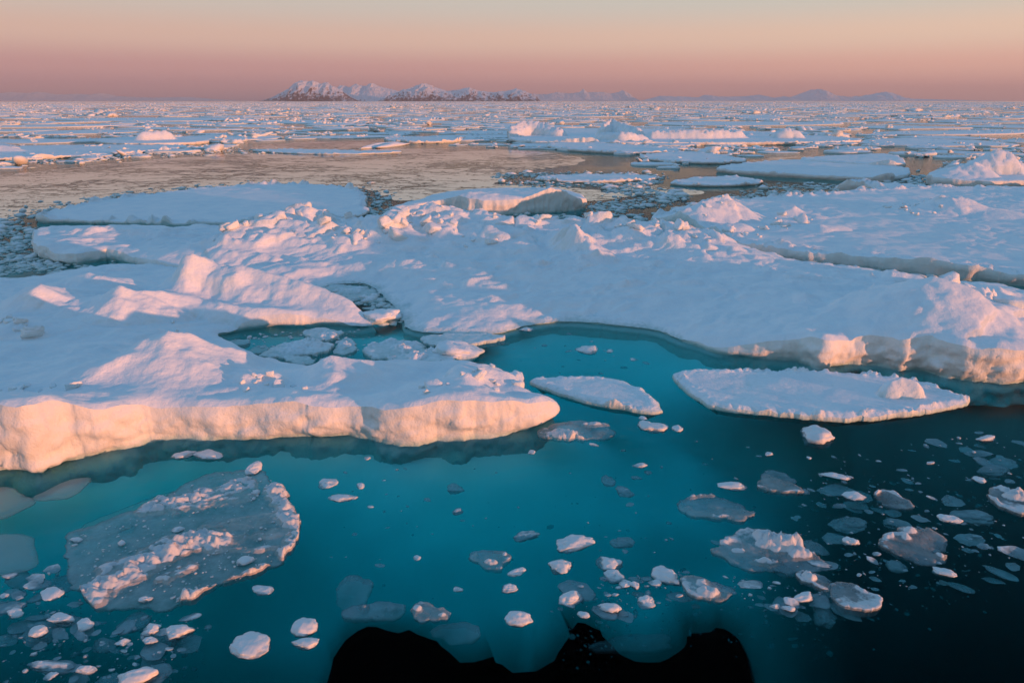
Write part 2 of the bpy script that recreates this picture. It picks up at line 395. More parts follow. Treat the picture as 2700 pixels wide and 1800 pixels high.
front_floe = floe_thing(build_floe('front_floe', outline(front_px, 2), .085, front_h, M_SNOW, .35, .12, -.8, 22, (.35, .25), front_wall, 100, .13, woct=3, split=True),
    'hummocked snowy floe with an orange sunlit ice wall along its front edge')

# ---- middle floe with the pressure ridge and the great hump
mid_px = [(86,665),(130,690),(190,702),(250,692),(300,680,.1),(400,700,.3),(520,715,.3),(650,745,.3),(800,765,.2),(900,745,.1),(960,745,.1),(1010,775,.1),(1045,810,.1),(1060,850,.1),(1085,874),(1170,882),(1250,886),(1310,882),(1350,866),(1420,855),(1480,850),
 (1540,850),(1620,859),(1700,868),(1760,881),(1820,905),(1870,928),(1950,941),(2050,953),(2120,962),(2160,974),(2190,974),(2220,963),(2260,958),(2310,968),(2350,980),(2420,976),(2480,995),(2550,1010),(2620,1013),(2700,1013),(2850,1022),(3050,1035),
 (3400,800,.5),(2900,785,1.0),(2700,768,1.0),(2600,748,.9),(2450,732,.8),(2300,724,.6),(2150,703,.5),(2050,692,.4),(1975,682,.4),(1940,665,.5),(1900,640,.8),(1850,625,.8),(1750,612,.8),(1600,602,1),(1450,590,1),(1300,582,1),(1200,577,1),
 (1130,567,1),(1000,577,.8),(900,590,.6),(850,597,.6),(760,602,.8),(650,602,.6),(560,607,.5),(480,613,.5),(400,611,.5),(300,600,.9),(200,594,1),(110,592,1.1)]
mwl = [(1100,878,852),(1250,886,855),(1310,882,856),(1350,866,838),(1480,850,822),(1620,859,834),(1760,881,856),(1870,928,895),(1950,941,898),(2050,953,892),(2160,974,883),(2190,974,884),(2260,958,890),(2350,980,908),(2480,995,905),(2620,1013,930),(2850,1022,930)]
mid_base = idw([(u, vt+3, Z(u, vb, vt)) for u, vb, vt in mwl] + [(1060,840,.25),(1000,790,.25),(900,760,.15),(800,755,.3),(1200,800,.5),(1400,800,.55),(1600,800,.6),(1800,850,.7),(2000,850,.9),(2150,860,1.1),(1200,700,.9),(1400,700,.95),(1600,700,1.0),(1800,760,.9),(2000,750,1.0),
  (2150,760,1.0),(1000,680,.9),(800,690,.8),(600,680,.7),(450,660,.8),(300,650,.8),(150,630,1.0),(110,600,1.1),(220,600,1.1),(2500,720,.8),(2680,760,1.0),(2300,735,.7),(2100,700,.6),(2300,900,1.1),(2450,950,1.2)])
mid_ridges = [
 Ridge([(470,680,662),(530,672,642),(600,668,612),(680,655,592),(780,640,572),(815,632,556),(850,632,568),(900,640,590)], 5.0, 3.0, 1.0, .9, .3),
 Ridge([(780,620,568),(810,618,555),(845,618,560),(865,618,580)], 1.2, 1.5, .6, .7, .15),
 Ridge([(880,640,592),(960,640,578),(1040,635,556),(1130,630,546),(1220,635,562),(1320,640,574),(1420,640,580),(1520,645,582),(1640,650,584),(1740,660,598),(1850,670,612)], 7.0, 4.0, 1.1, .9, .35),
 Ridge([(1330,655,632),(1390,655,598),(1430,660,625)], 1.8, 2.2, 1.1, .9, .15),
 Ridge([(1495,680,612),(1510,690,622),(1535,700,660)], 1.2, 1.8, 1.1, .9, .15),
 Ridge([(1540,715,690),(1575,715,680),(1620,720,696)], 1.2, 2.5, 1.0, .9, .2),
 Ridge([(1780,672,640),(1840,672,622),(1875,672,606),(1900,672,620),(1940,675,660)], 2.2, 2.0, 1.0, .9, .15),
 Ridge([(1950,705,678),(2100,725,695),(2200,735,708),(2300,745,716)], 3.0, 2.5, .9, .9, .3),
 Ridge([(2265,752,722),(2275,752,708),(2288,752,724)], .45, .5, .9, .9, .05),
 Ridge([(2320,760,728),(2360,760,722),(2402,762,724)], .8, 1.0, .5, .6, .08),
 Ridge([(2190,830,805),(2240,840,772),(2300,850,754),(2360,860,742),(2420,870,730),(2480,880,744),(2540,890,774),(2600,900,814),(2660,915,854),(2720,925,884)], 4.6, 5.2, .85, .9, .25),
 Ridge([(2560,800,765),(2610,800,752),(2660,800,770),(2720,810,785)], 3.0, 2.5, .9, .9, .3),
 Ridge([(2080,830,805),(2130,825,780),(2160,825,795)], 1.2, 2.0, .9, .9, .2),
 Ridge([(2570,985,925),(2620,990,920),(2680,995,930)], 1.5, 2.0, .6, .8, .2),
 Ridge([(2380,955,905),(2440,955,900),(2500,960,908)], 1.3, 2.0, .6, .8, .2),
 Ridge([(1170,870,838),(1230,868,826),(1290,866,822),(1330,856,824),(1390,846,822)], 1.1, 1.6, .6, .8, .12),
]
_r = np.random.default_rng(91)
for _ in range(34):
    u = _r.uniform(880, 2000); v = 600+60*_r.uniform()**.8+max(0, (u-1500)*.07); a = _r.uniform(20, 70); hp = _r.uniform(10, 30); dv = _r.uniform(-12, 12)
    mid_ridges.append(Ridge([(u-a, v-dv, v-dv-hp*.5, .9), (u, v, v-hp, .9), (u+a*_r.uniform(.3, 1), v+dv, v+dv-hp*.6, .9)], _r.uniform(.9, 2.0), _r.uniform(1.0, 2.4), _r.uniform(.7, 1.1), _r.uniform(.8, 1.1), .1))
for u, v, hp, a in [(2050,790,22,40),(2110,765,26,45),(2010,735,18,60),(2560,860,26,50),(2640,850,30,40),(2690,890,30,40),(2520,930,30,40),(2330,905,24,40),(2620,960,36,50)]:
    mid_ridges.append(Ridge([(u-a, v+4, v-hp*.4, .9), (u, v, v-hp, .9), (u+a, v+6, v-hp*.5, .9)], 1.1, 1.3, .7, .8, .1))
def mid_h(x, y, s):
    wx = x+.45*fbm(x*.4, y*.4, 0, 4, 131); wy = y+.45*fbm(x*.4, y*.4, 0, 4, 137)
    z = mid_base(wx, wy)+.10*fbm(x*.22, y*.3, 0, 4, 151)+.75*np.clip(ridged(x*.11+.15*fbm(x*.3, y*.3, 0, 2, 153), y*.16, 3, 155)-.12, 0, 1)*sstep(30, 40, y)
    for r in mid_ridges: z = r(wx, wy, z)
    rough = sstep(1.0, 2.0, z)*sstep(36, 42, y)
    f1, f2, c, cx, cy = worley(wx*.42, wy*.5, 5)
    blocks = (c-.35)*1.0+.5*(cx*np.cos(c*40)+cy*np.sin(c*40))
    z = z+rough*(.55*blocks*sstep(.02, .16, f2-f1)+.25*ridged(x*.5, y*.6, 4, 171))+.12*sstep(1.2, 2.2, z)*ridged(x*.35, y*.4, 3, 177)
    soft = sstep(11, 6, x)*sstep(45, 36, y)*(1-sstep(0, 2.2, s)); z = z*(1-soft)+(.16+.10*fbm(x*.7, y*.7, 0, 4, 167))*soft
    z = z+.50*np.clip(fbm(x*.30+.4*fbm(x*.5, y*.5, 0, 2, 7), y*.42, 0, 4, 181)+.08, 0, 1)**1.3*sstep(.6, 3.5, s)*sstep(27, 35, y)
    return z+.05*fbm(x*1.3, y*1.6, 0, 5, 160)+.20*sastrugi(x, y, 811)*sstep(.2, 1.0, s)
mid_floe = floe_thing(build_floe('mid_floe', outline(mid_px), .12, mid_h, M_SNOW, .4, .14, -.8, 20, (.45, .25), None, 200, .16, split=True),
    'broad snow floe with a rubble pressure ridge and a great hump above teal water')

# ---- under water: the ice shelf that glows teal in front of and between the floes
shelf_px = [(-700,1300),(-800,1500),(-900,1900),(-300,2000),(200,1950),(560,1830),(700,1795),(820,1780),(845,1745),(880,1722),(960,1700),(1010,1690),(1060,1690),(1130,1712),(1200,1722),(1300,1722),(1390,1716),(1460,1690),(1520,1660),(1580,1652),(1640,1668),(1720,1672),(1790,1650),
 (1850,1615),(1950,1600),(2030,1640),(2120,1655),(2175,1662),(2200,1642),(2270,1640),(2300,1600),(2400,1580),(2480,1560),(2600,1525),(2750,1500),(3200,1420),(3700,1200),(3600,900),(2000,560),(0,560),(-900,700)]
shelf_base = idw([(0,1300,-.9),(300,1340,-1.0),(600,1300,-1.1),(900,1260,-1.2),(1200,1260,-1.3),(1500,1200,-1.4),(1800,1200,-1.6),(2050,1180,-2.2),(2200,1180,-3.4),(2350,1150,-5.5),(2550,1120,-8),(2750,1080,-9),(2750,1300,-11),(2550,1330,-9.5),(2350,1330,-7.0),(2150,1360,-4.2),(2000,1400,-2.8),
 (1850,1350,-2.0),(1700,1330,-1.6),(1500,1400,-1.7),(1200,1400,-1.7),(900,1400,-1.7),(600,1450,-2.0),(300,1480,-2.6),(0,1480,-2.6),(0,1600,-5.0),(250,1620,-4.6),(500,1620,-4.2),(300,1720,-8.0),(600,1720,-7.0),(100,1780,-9.0),(750,1580,-3.4),(950,1520,-2.5),(1200,1520,-2.3),(1500,1500,-2.3),(1750,1480,-2.5),(950,1610,-4.2),(1100,1640,-4.4),(1300,1640,-4.2),(1450,1620,-3.8),(1600,1570,-3.6),(1800,1530,-3.6),(2000,1520,-4.4),
 (2150,1560,-5.2),(2300,1480,-7.0),(2500,1450,-9.5),(2700,1430,-11),(1500,950,-1.0),(1700,1000,-1.2),(1400,900,-.9),(700,920,-.8),(900,900,-.8),(1300,920,-.9),(2000,1000,-1.6),(2200,1000,-2.2),(2500,1060,-6),(2100,680,-1.1),(1000,600,-3.0),(150,740,-1.3)], None, 2.5)
m, nt, N, L, out = mat('submerged_ice'); b = nd(nt, 'BsdfDiffuse'); geo = nd(nt, 'NewGeometry'); n = nd(nt, 'TexNoise', i_Scale=.35, i_Detail=3); L.new(geo.outputs['Position'], n.inputs['Vector'])
L.new(mixc(nt, n.outputs['Fac'], (.86,.88,.86), (.72,.78,.78)), b.inputs[0]); L.new(b.outputs[0], out.inputs[0]); M_SHELF = m
def shelf_mesh():
    poly = chaikin([P(u, v, -3.75) if v > 1400 else P(u, v) for u, v in shelf_px], 1)
    fp, mp_ = outline(front_px), outline(mid_px)
    def fall_off(x, y):
        d = y*CP+(CAM_H+2)*SP; u = 1350+F_PX*x/d; v = 900-F_PX*(y*SP-(CAM_H+2)*CP)/d
        return 42*sstep(2040, 2900, u+np.clip(v-1250, 0, 600)*.55)**1.25+16*sstep(1580, 1850, v)*sstep(950, 600, u)
    def h(x, y, s):
        z = shelf_base(x, y)+.2*fbm(x*.2, y*.2, 0, 4, 301)
        q_ = sstep(2.6, .5, s)*sstep(22, 19, y); z = z*(1-q_)-3.6*q_-.9*np.clip(1-s/.5, 0, 1)**2
        for q in (fp, mp_): d = poly_sdf(x, y, q); z = smax(z, -.22-.40*np.clip(d, -.3, 99)-.75*(d-4.5+np.sqrt((d-4.5)**2+4))+.10*fbm(x*.9, y*.9, 0, 3, 305), 1.0)
        return 20+z-fall_off(x, y)*np.clip(.25+.25*np.minimum(poly_sdf(x, y, fp), poly_sdf(x, y, mp_)), 0, 1)
    me = build_floe('shelf', poly, .28, h, M_SHELF, .1, .0, 0, 2, (.7, .40), lambda t, zz, x, y: -.8*t+0*x, 310, .0, woct=5, zdrop=.5)
    co = np.empty(len(me.vertices)*3, np.float32); me.vertices.foreach_get('co', co); co[2::3] -= 20; me.vertices.foreach_set('co', co); me.update()
    return me
put('underwater_ice_shelf', shelf_mesh(), M_SHELF, 'submerged ice shelf glowing teal beneath the calm foreground water', 'ice shelf')

def thin_wall(t, zz, x, y): return .04*np.sin(np.clip(t*2, 0, 1)*math.pi)+np.where(zz < 0, zz*1.3, 0)
# ---- the other floes near by
def simple_floe(px, sp, z0, ridges=(), seed=0, rim=0.0, rimw=.6, rimf=.9, rough=.0, zb=-.5, warp=(.5,.25), noise=.05, ctrl=None, rows=8, wall=None, roundd=.1):
    base = idw(ctrl) if ctrl else None
    rr = [Ridge(*r) for r in ridges]
    def h(x, y, s):
        wx = x+.3*fbm(x*.5, y*.5, 0, 4, seed+31); wy = y+.3*fbm(x*.5, y*.5, 0, 4, seed+37)
        z = (base(wx, wy) if base else np.full(x.shape, z0))+noise*fbm(x*.3, y*.35, 0, 4, seed+3)
        for r in rr: z = r(wx, wy, z)
        if sp > .1: z = z+.16*sastrugi(x, y, seed+60)*sstep(.2, 1, s)
        if rough: z = z+rough*sstep(z0+.3, z0+1.2, z)*(ridged(x*.8, y*.9, 4, seed+7)+.3)
        if rim:
            lump = np.clip(fbm(x*rimf, y*rimf, 0, 5, seed+11, .6)+.2, 0, 1.4)
            z = z+rim*lump*(.25+.9*sstep(-.25, .45, fbm(x*rimf*.3, y*rimf*.3, 0, 3, seed+17)))*np.exp(-((s-rimw*.5)/rimw)**2)
        return z
    return build_floe('floe', outline(px), sp, h, M_SNOW, .3, roundd, zb, rows, warp, wall, seed+50, .12, split=True)
floe_thing(simple_floe([(95,588),(110,575),(170,557),(300,532),(500,507),(640,496),(760,491),(880,496),(950,510),(968,530),(960,548),(975,565),(940,578),(880,584),(750,590),(600,596),(450,598),(300,592),(180,589)], .2, .38,
    seed=400, rim=.8, rimw=.5, rimf=.7, noise=.03), 'flat oval snow floe with a crumbly rim behind the ridge')
floe_thing(simple_floe([(1025,566),(1060,548),(1110,538),(1150,523),(1250,512),(1350,512),(1450,510),(1530,528),(1546,545),(1530,556),(1450,561),(1350,566),(1250,568),(1180,556),(1100,566),(1040,572)], .14, 1.0,
    [([(1130,548,532),(1190,546,518),(1240,544,510),(1300,544,512),(1380,546,520),(1415,546,510),(1445,545,500),(1490,545,505),(1525,546,522)], 4.2, 4.5, .9, .9, .25)], 420, ctrl=[(1040,568,.35),(1110,560,.5),(1180,555,.7),(1300,562,.8),(1450,557,1.0),(1530,550,.9)], rough=.5, zb=-.6), 'small humpbacked ice floe with a pink top just beyond the ridge')
floe_thing(simple_floe([(1700,592),(1760,578),(1830,562),(1900,550),(2000,540),(2150,528),(2300,515),(2450,509),(2700,508),(3000,512),(3300,690),(2900,772),(2700,757),(2600,745),(2500,735),(2400,722),(2300,710),(2200,700),(2100,690),(2000,676),(1945,665),(1905,640),(1850,620),(1780,605)], .17, .75,
    [([(1780,590,565),(1840,585,545),(1890,580,525),(1915,578,513),(1930,578,532)], 3, 2.5, 1.0, .9, .2), ([(2050,575,560),(2090,572,545),(2130,575,562)], 1.5, 1.5, .8, .8, .15), ([(1900,610,594),(1950,608,588)], 1.2, 1.2, .7, .8, .1), ([(2040,590,578),(2100,588,574)], 1.0, 1.0, .6, .8, .1),
     ([(2420,560,545),(2480,558,520),(2540,560,528),(2600,565,548)], 3.5, 3, .9, .9, .25), ([(2120,612,602),(2160,612,592),(2200,610,594)], 1.2, 2.2, .6, .8, .1), ([(1710,605,590),(1780,612,598),(1820,618,604)], 1.2, 1.2, .7, .8, .1),
     ([(2180,690,672),(2260,698,670),(2330,705,668),(2420,712,672),(2480,718,676),(2550,728,690),(2600,735,705)], 1.5, 2.2, .8, .9, .2)], 440, rim=.55, rimw=.9, rimf=.8, rough=.5, noise=.10), 'wide flat floe with scattered pink blocks and a rubble front edge')
floe_thing(simple_floe([(1770,1000),(1800,986),(1900,984),(2050,986),(2200,993),(2330,1000),(2400,1008),(2450,1020),(2520,1045),(2554,1062),(2540,1073),(2450,1091),(2400,1099),(2300,1109),(2200,1113),(2100,1103),(1950,1089),(1880,1081),(1820,1046)], .05, .22,
    [([(2355,1012,1000),(2375,1012,992),(2400,1014,1000)], .45, .5, .5, .5, .05), ([(2325,1088,1070),(2350,1088,1062),(2380,1088,1066)], .35, .4, .5, .5, .05), ([(1900,1075,1055),(1925,1076,1048),(1950,1078,1058)], .5, .6, .6, .6, .06), ([(1970,1080,1062),(1990,1082,1054)], .4, .5, .6, .6, .06),
     ([(2030,1092,1076),(2120,1100,1080),(2200,1108,1084),(2300,1104,1080),(2400,1092,1076)], .5, .6, .7, .8, .08)], 460, rim=.22, rimw=.22, rimf=2.4, noise=.05, warp=(1.6,.10), zb=-.4, wall=thin_wall), 'long lens-shaped flat floe with granular snow in the teal water')
floe_thing(simple_floe([(1392,1012),(1420,1002),(1500,1002),(1600,1001),(1660,1015),(1700,1040),(1740,1075),(1745,1092),(1700,1091),(1600,1076),(1500,1051),(1420,1022)], .05, .20,
    [([(1560,1050,1038),(1620,1052,1034),(1680,1066,1050)], .5, .6, .8, .8, .06), ([(1690,1085,1068),(1735,1088,1070)], .3, .4, .7, .7, .05), ([(1400,1012,1004),(1440,1016,1006)], .3, .3, .7, .7, .05)], 480, rim=.10, rimw=.2, rimf=2.0, noise=.05, warp=(1.4,.10), zb=-.35, wall=thin_wall), 'small pointed flat floe off the tip of the orange wall')

# ------------------------------------------------------------------ blocks and brash
import bmesh
def ico(sub):
    bm = bmesh.new(); bmesh.ops.create_icosphere(bm, subdivisions=sub, radius=1.0)
    V = np.array([v.co[:] for v in bm.verts]); F = np.array([[v.index for v in f.verts] for f in bm.faces]); bm.free()
    return V, F
ICO = {k: ico(k) for k in (1, 2, 3, 4)}
def shard(seed, sub=3, rough=.07, flat=.35, n=6):
    """a broken slab: flat top and bottom, straight snapped sides, worn edges"""
    r = np.random.default_rng(seed); D, F = ICO[sub]
    th = (np.arange(n)+r.uniform(-.3, .3, n))/n*2*math.pi
    nn = np.stack([np.cos(th), np.sin(th), r.uniform(-.25, .25, n)], 1); nn = np.vstack([nn, [(r.uniform(-.18, .18), r.uniform(-.18, .18), 1), (r.uniform(-.15, .15), r.uniform(-.15, .15), -1)]])
    nn /= np.linalg.norm(nn, axis=1)[:, None]; d = np.concatenate([r.uniform(.6, 1.0, n), [flat, flat]])
    E = D*np.array([1, 1, flat*1.3]); E = E/np.linalg.norm(E, axis=1)[:, None]
    rad = np.minimum(d/np.maximum(E@nn.T, .05), 1.6); k = 26.0
    rr = -np.log(np.exp(-k*rad).sum(1))/k+.03; rr = rr*(1+rough*fbm(E[:,0]*2.5+seed, E[:,1]*2.5, E[:,2]*2.5, 4, seed % 200))
    return E*rr[:, None], F
def blob(seed, sub=3, planes=9, rough=.10, lo=.62):
    """a broken piece of ice: a ball cut by random planes, edges worn round, pitted"""
    r = np.random.default_rng(seed); D, F = ICO[sub]
    n = r.normal(size=(planes, 3)); n /= np.linalg.norm(n, axis=1)[:, None]; d = r.uniform(lo, 1.0, planes)
    dots = np.maximum(D@n.T, .05); rad = np.minimum((d/dots), 1.15)
    k = 26.0; rr = -np.log(np.exp(-k*rad).sum(1)+np.exp(-k*1.05))/k+.04
    rr = rr+rough*fbm(D[:,0]*2+seed, D[:,1]*2, D[:,2]*2, 4, seed % 200)
    return D*rr[:, None], F
def xf(V, sx, sy, sz, rz=0.0, tilt=(0.0, 0.0)):
    V = V*np.array([sx, sy, sz]); a, b = tilt
    V = np.stack([V[:,0], V[:,1]*math.cos(a)-V[:,2]*math.sin(a), V[:,1]*math.sin(a)+V[:,2]*math.cos(a)], 1)
    V = np.stack([V[:,0]*math.cos(b)+V[:,2]*math.sin(b), V[:,1], -V[:,0]*math.sin(b)+V[:,2]*math.cos(b)], 1)
    c, s_ = math.cos(rz), math.sin(rz)
    return np.stack([V[:,0]*c-V[:,1]*s_, V[:,0]*s_+V[:,1]*c, V[:,2]], 1)
def px_scale(u, v, z=0.0):
    x, y = P(u, v, z); d = y*CP+CAM_H*SP
    return x, y, d/F_PX, math.atan2(CAM_H, y)

m, nt, N, L, out = mat('clear_thin_ice')
geo = nd(nt, 'NewGeometry'); sp_ = nd(nt, 'SeparateXYZ'); L.new(geo.outputs['Position'], sp_.inputs[0])
n1 = nd(nt, 'TexNoise', i_Scale=9, i_Detail=4); L.new(geo.outputs['Position'], n1.inputs['Vector'])
jz = nd(nt, 'Math', operation='MULTIPLY_ADD', i_1=.06, i_2=-.03); L.new(n1.outputs['Fac'], jz.inputs[0])
az = nd(nt, 'Math', operation='ADD'); L.new(sp_.outputs['Z'], az.inputs[0]); L.new(jz.outputs[0], az.inputs[1])
w = mrange(nt, az.outputs[0], .045, .085)
df = nd(nt, 'BsdfPrincipled', i_Roughness=.5); L.new(mixc(nt, w, (.48,.53,.55), (.62,.65,.68)), df.inputs['Base Color'])
bp = nd(nt, 'Bump', i_Strength=.5, i_Distance=.04); L.new(n1.outputs['Fac'], bp.inputs['Height']); L.new(bp.outputs[0], df.inputs['Normal'])
tr = nd(nt, 'BsdfTransparent'); tr.inputs[0].default_value = (.80,.90,.92,1)
n5 = nd(nt, 'TexNoise', i_Scale=1.5, i_Detail=6, i_Roughness=.65); L.new(geo.outputs['Position'], n5.inputs['Vector']); milk = mrange(nt, n5.outputs['Fac'], .32, .68, .5, 1.3)
op = nd(nt, 'Math', operation='MULTIPLY', use_clamp=True); dp = mrange(nt, sp_.outputs['Z'], -.40, -.02, .10, .42); o2 = nd(nt, 'Math', operation='MAXIMUM'); L.new(dp, o2.inputs[0]); L.new(mrange(nt, w, 0, 1, 0, 1.6), o2.inputs[1]); L.new(o2.outputs[0], op.inputs[0]); L.new(milk, op.inputs[1])
mx = nd(nt, 'MixShader'); L.new(op.outputs[0], mx.inputs[0]); L.new(tr.outputs[0], mx.inputs[1]); L.new(df.outputs[0], mx.inputs[2]); L.new(mx.outputs[0], out.inputs[0])
M_PLATE = m
def chunk_material():
    m = M_PLATE.copy(); m.name = 'brash_ice'
    for n in m.node_tree.nodes:
        if n.type == 'MIX' and n.data_type == 'RGBA': n.inputs[6].default_value = (.44,.51,.53,1); n.inputs[7].default_value = (.70,.73,.76,1)
        if n.type == 'MAP_RANGE':
            if abs(n.inputs[1].default_value-.045) < 1e-4: n.inputs[1].default_value = -.03; n.inputs[2].default_value = .05
            if abs(n.inputs[4].default_value-.42) < 1e-4: n.inputs[1].default_value = -.8; n.inputs[3].default_value = .22; n.inputs[4].default_value = .5
    return m
M_CHUNK = chunk_material()

def lump(u, v, w, h, label, group=None, seed=None, z=.0, rz=None, up=1.0, name='ice_chunk', cat='ice chunk', m=None, sub=4, planes=10, lo=.5, tilt=(0, 0), rough=.17):
    seed = seed if seed is not None else int(u*7+v*13) % 5000
    x, y, mp, dep = px_scale(u, v, z); r = np.random.default_rng(seed)
    sx = w*mp*.5; sy = max(.5*sx, .5*h*mp/math.sin(dep)*.7); sz = h*mp*.30*up
    V, F = blob(seed, sub, planes, rough, lo)
    V = xf(V, sx, sy, sz, rz if rz is not None else r.uniform(-.4, .4), tilt)
    return put(name, mesh_np('chunk', V, tris=F), m or M_CHUNK, label, cat, group, loc=(x, y, z+sz*.05))
def plate(u, v, w, h, label, group=None, seed=None, z=.02, rot=0.0, rim=.12, heap=(), thick=.10, m=None, cat='ice plate', name='ice_plate'):
    seed = seed if seed is not None else int(u*7+v*13) % 5000
    x, y, mp, dep = px_scale(u, v, 0); r = np.random.default_rng(seed)
    a, b = w*mp*.5, h*mp*.5/math.sin(dep)
    th = np.linspace(0, 2*math.pi, 22, endpoint=False); rad = 1+.16*np.cos(2*th+r.uniform(0, 6))+.10*np.cos(3*th+r.uniform(0, 6))+.07*r.normal(size=22)
    poly = np.stack([a*rad*np.cos(th), b*rad*np.sin(th)], 1)
    c, s_ = math.cos(rot), math.sin(rot); poly = np.stack([poly[:,0]*c-poly[:,1]*s_, poly[:,0]*s_+poly[:,1]*c], 1)+(x, y)
    tl = r.uniform(-.05, .05, 2); sp = max(.022, min(a, b)/16); rw = max(.05, min(a, b)*.12)
    hp = [(P(hu, hv, .05), hw*mp*.5, hh*mp/math.sin(dep)*.5, min(ht, .45*hw*mp, .45*hh*mp/math.sin(dep))) for hu, hv, hw, hh, ht in heap]
    def hf(x_, y_, s):
        zz = z+(x_-x)/a*tl[0]+(y_-y)/b*tl[1]+.02*fbm(x_*2, y_*2, 0, 4, seed % 300)
        zz = zz+rim*np.clip(fbm(x_*1.6, y_*1.6, 0, 3, seed % 300+40)+.05, 0, 1)*(1+.5*fbm(x_*9, y_*9, 0, 3, 5))*np.exp(-((s-rw*.7)/rw)**2)
        for (hx, hy), wx, wy, ht in hp:
            q = ((x_-hx)/wx)**2+((y_-hy)/wy)**2+.7*fbm(x_*2.5, y_*2.5, 0, 3, 77)
            zz = zz+ht*np.clip(1-q, 0, 1)**.7*(1+.6*fbm(x_*7, y_*7, 0, 4, 90))
        return zz
    me = build_floe('plate', poly, sp, hf, M_PLATE, .03, .01, z-thick, 3, (2.6, min(a, b)*.16), lambda t, zz, x_, y_: -.02*t+0*x_, seed % 300, .05, zmin=-9, woct=4)
    return put(name, me, m or M_PLATE, label, cat, group)

# ---- slabs heaved up along the ridges, parts of their floes
def surface_z(o, pts):
    from mathutils.bvhtree import BVHTree
    o = [c for c in COL.objects if c.parent == o and c.name.startswith('snow_top')][0]; n = len(o.data.vertices); co = np.empty(n*3, np.float32); o.data.vertices.foreach_get('co', co); co = co.reshape(-1, 3)
    out = []
    for x, y in pts:
        d = (co[:,0]-x)**2+(co[:,1]-y)**2; k = d.argmin(); out.append(co[k, 2] if d[k] < .03 and co[k, 2] > .4 else None)
    return out
BLOCKS = [mesh_np('ridge_block', V, tris=F) for V, F in ((shard(300+i, 3, .10, .3+.05*(i % 4), 5+i % 2)) for i in range(10))]
for me in BLOCKS: me.materials.append(M_SNOW)
def heave(floe, lines, n, r, lo, hi):
    pts = []
    for _ in range(n):
        p = np.array(lines[r.integers(len(lines))], float); t = r.uniform(0, len(p)-1); k = int(t); q = p[k]+(p[min(k+1, len(p)-1)]-p[k])*(t-k)
        pts.append(P(q[0]+r.normal()*25, q[1]+r.normal()*9, 1.2))
    for (x, y), z in zip(pts, surface_z(floe, pts)):
        if z is None: continue
        s_ = lo*(hi/lo)**(r.uniform()**1.6); o = put('ridge_block', BLOCKS[r.integers(10)], parent=floe)
        o.scale = (s_, s_*r.uniform(.6, 1), s_*r.uniform(.7, 1.2)); o.rotation_euler = (r.uniform(-.7, .7), r.uniform(-.7, .7), r.uniform(0, 6)); o.location = (x, y, z+s_*.10)
r = np.random.default_rng(5)
heave(mid_floe, [[(560,640),(640,625),(720,615),(800,610),(860,620)], [(900,615),(1000,600),(1130,590),(1250,600)], [(900,640),(1020,630),(1130,625),(1250,640)], [(1300,610),(1420,615),(1550,625),(1700,635),(1850,650)], [(2480,800),(2600,790),(2690,820)]], 170, r, .12, .8)
heave(front_floe, [[(1120,1035),(1180,1025),(1240,1000),(1300,985),(1340,1010)], [(590,1020),(680,1010),(765,1030)], [(0,1028),(140,1034)], [(20,850),(110,860)], [(430,820),(600,825),(790,830)]], 60, r, .10, .45)
right_floe = [o for o in COL.objects if o.get('label', '').startswith('wide flat floe')][0]
heave(right_floe, [[(2050,570),(2090,565),(2130,572)], [(1880,600),(1960,605),(2080,585)], [(2150,685),(2300,698),(2420,708),(2560,728)], [(2150,685),(2300,698),(2420,708),(2560,728)], [(1830,560),(1900,555)], [(2350,540),(2500,545)]], 120, r, .12, .6)
heave(right_floe, [[(2150,674),(2300,686),(2420,695),(2560,714),(2640,728)]], 80, r, .12, .5)
# ------------------------------------------------------------------ distant pack ice
def star(px, py, rx, ry, rot, n, r, amp=.16):
    th = np.linspace(0, 2*math.pi, n, endpoint=False)
    rad = 1+sum(amp/k**.6*np.cos(k*th+r.uniform(0, 6.28)) for k in (2, 3, 4, 5, 7))
    a, b = rx*rad*np.cos(th), ry*rad*np.sin(th)
    return np.stack([px+a*math.cos(rot)-b*math.sin(rot), py+a*math.sin(rot)+b*math.cos(rot)], 1)
TPL2 = [blob(900+i, 2, 8, .10, .5) for i in range(12)]
TPL1 = [(shard(950+i, 1, .08, .45, 5) if i % 2 else blob(950+i, 1, 7, .08, .5)) for i in range(12)]
def nugget(seed):
    r = np.random.default_rng(seed); V = np.array([(1,0,0),(0,1,0),(-1,0,0),(0,-1,0),(.1,0,1),(0,0,-1)], float)+r.normal(size=(6, 3))*.28
    return V, np.array([(0,1,4),(1,2,4),(2,3,4),(3,0,4),(1,0,5),(2,1,5),(3,2,5),(0,3,5)])
TPL0 = [nugget(960+i) for i in range(16)]
def poly_floe(rx, ry, rot, r):
    k = r.integers(5, 9); th = np.sort((np.arange(k)+r.uniform(-.35, .35, k))/k*2*math.pi); rad = r.uniform(.75, 1.1, k)
    p = chaikin(np.stack([rx*rad*np.cos(th), ry*rad*np.sin(th)], 1), 1); c, s_ = math.cos(rot), math.sin(rot)
    return np.stack([p[:,0]*c-p[:,1]*s_, p[:,0]*s_+p[:,1]*c], 1)
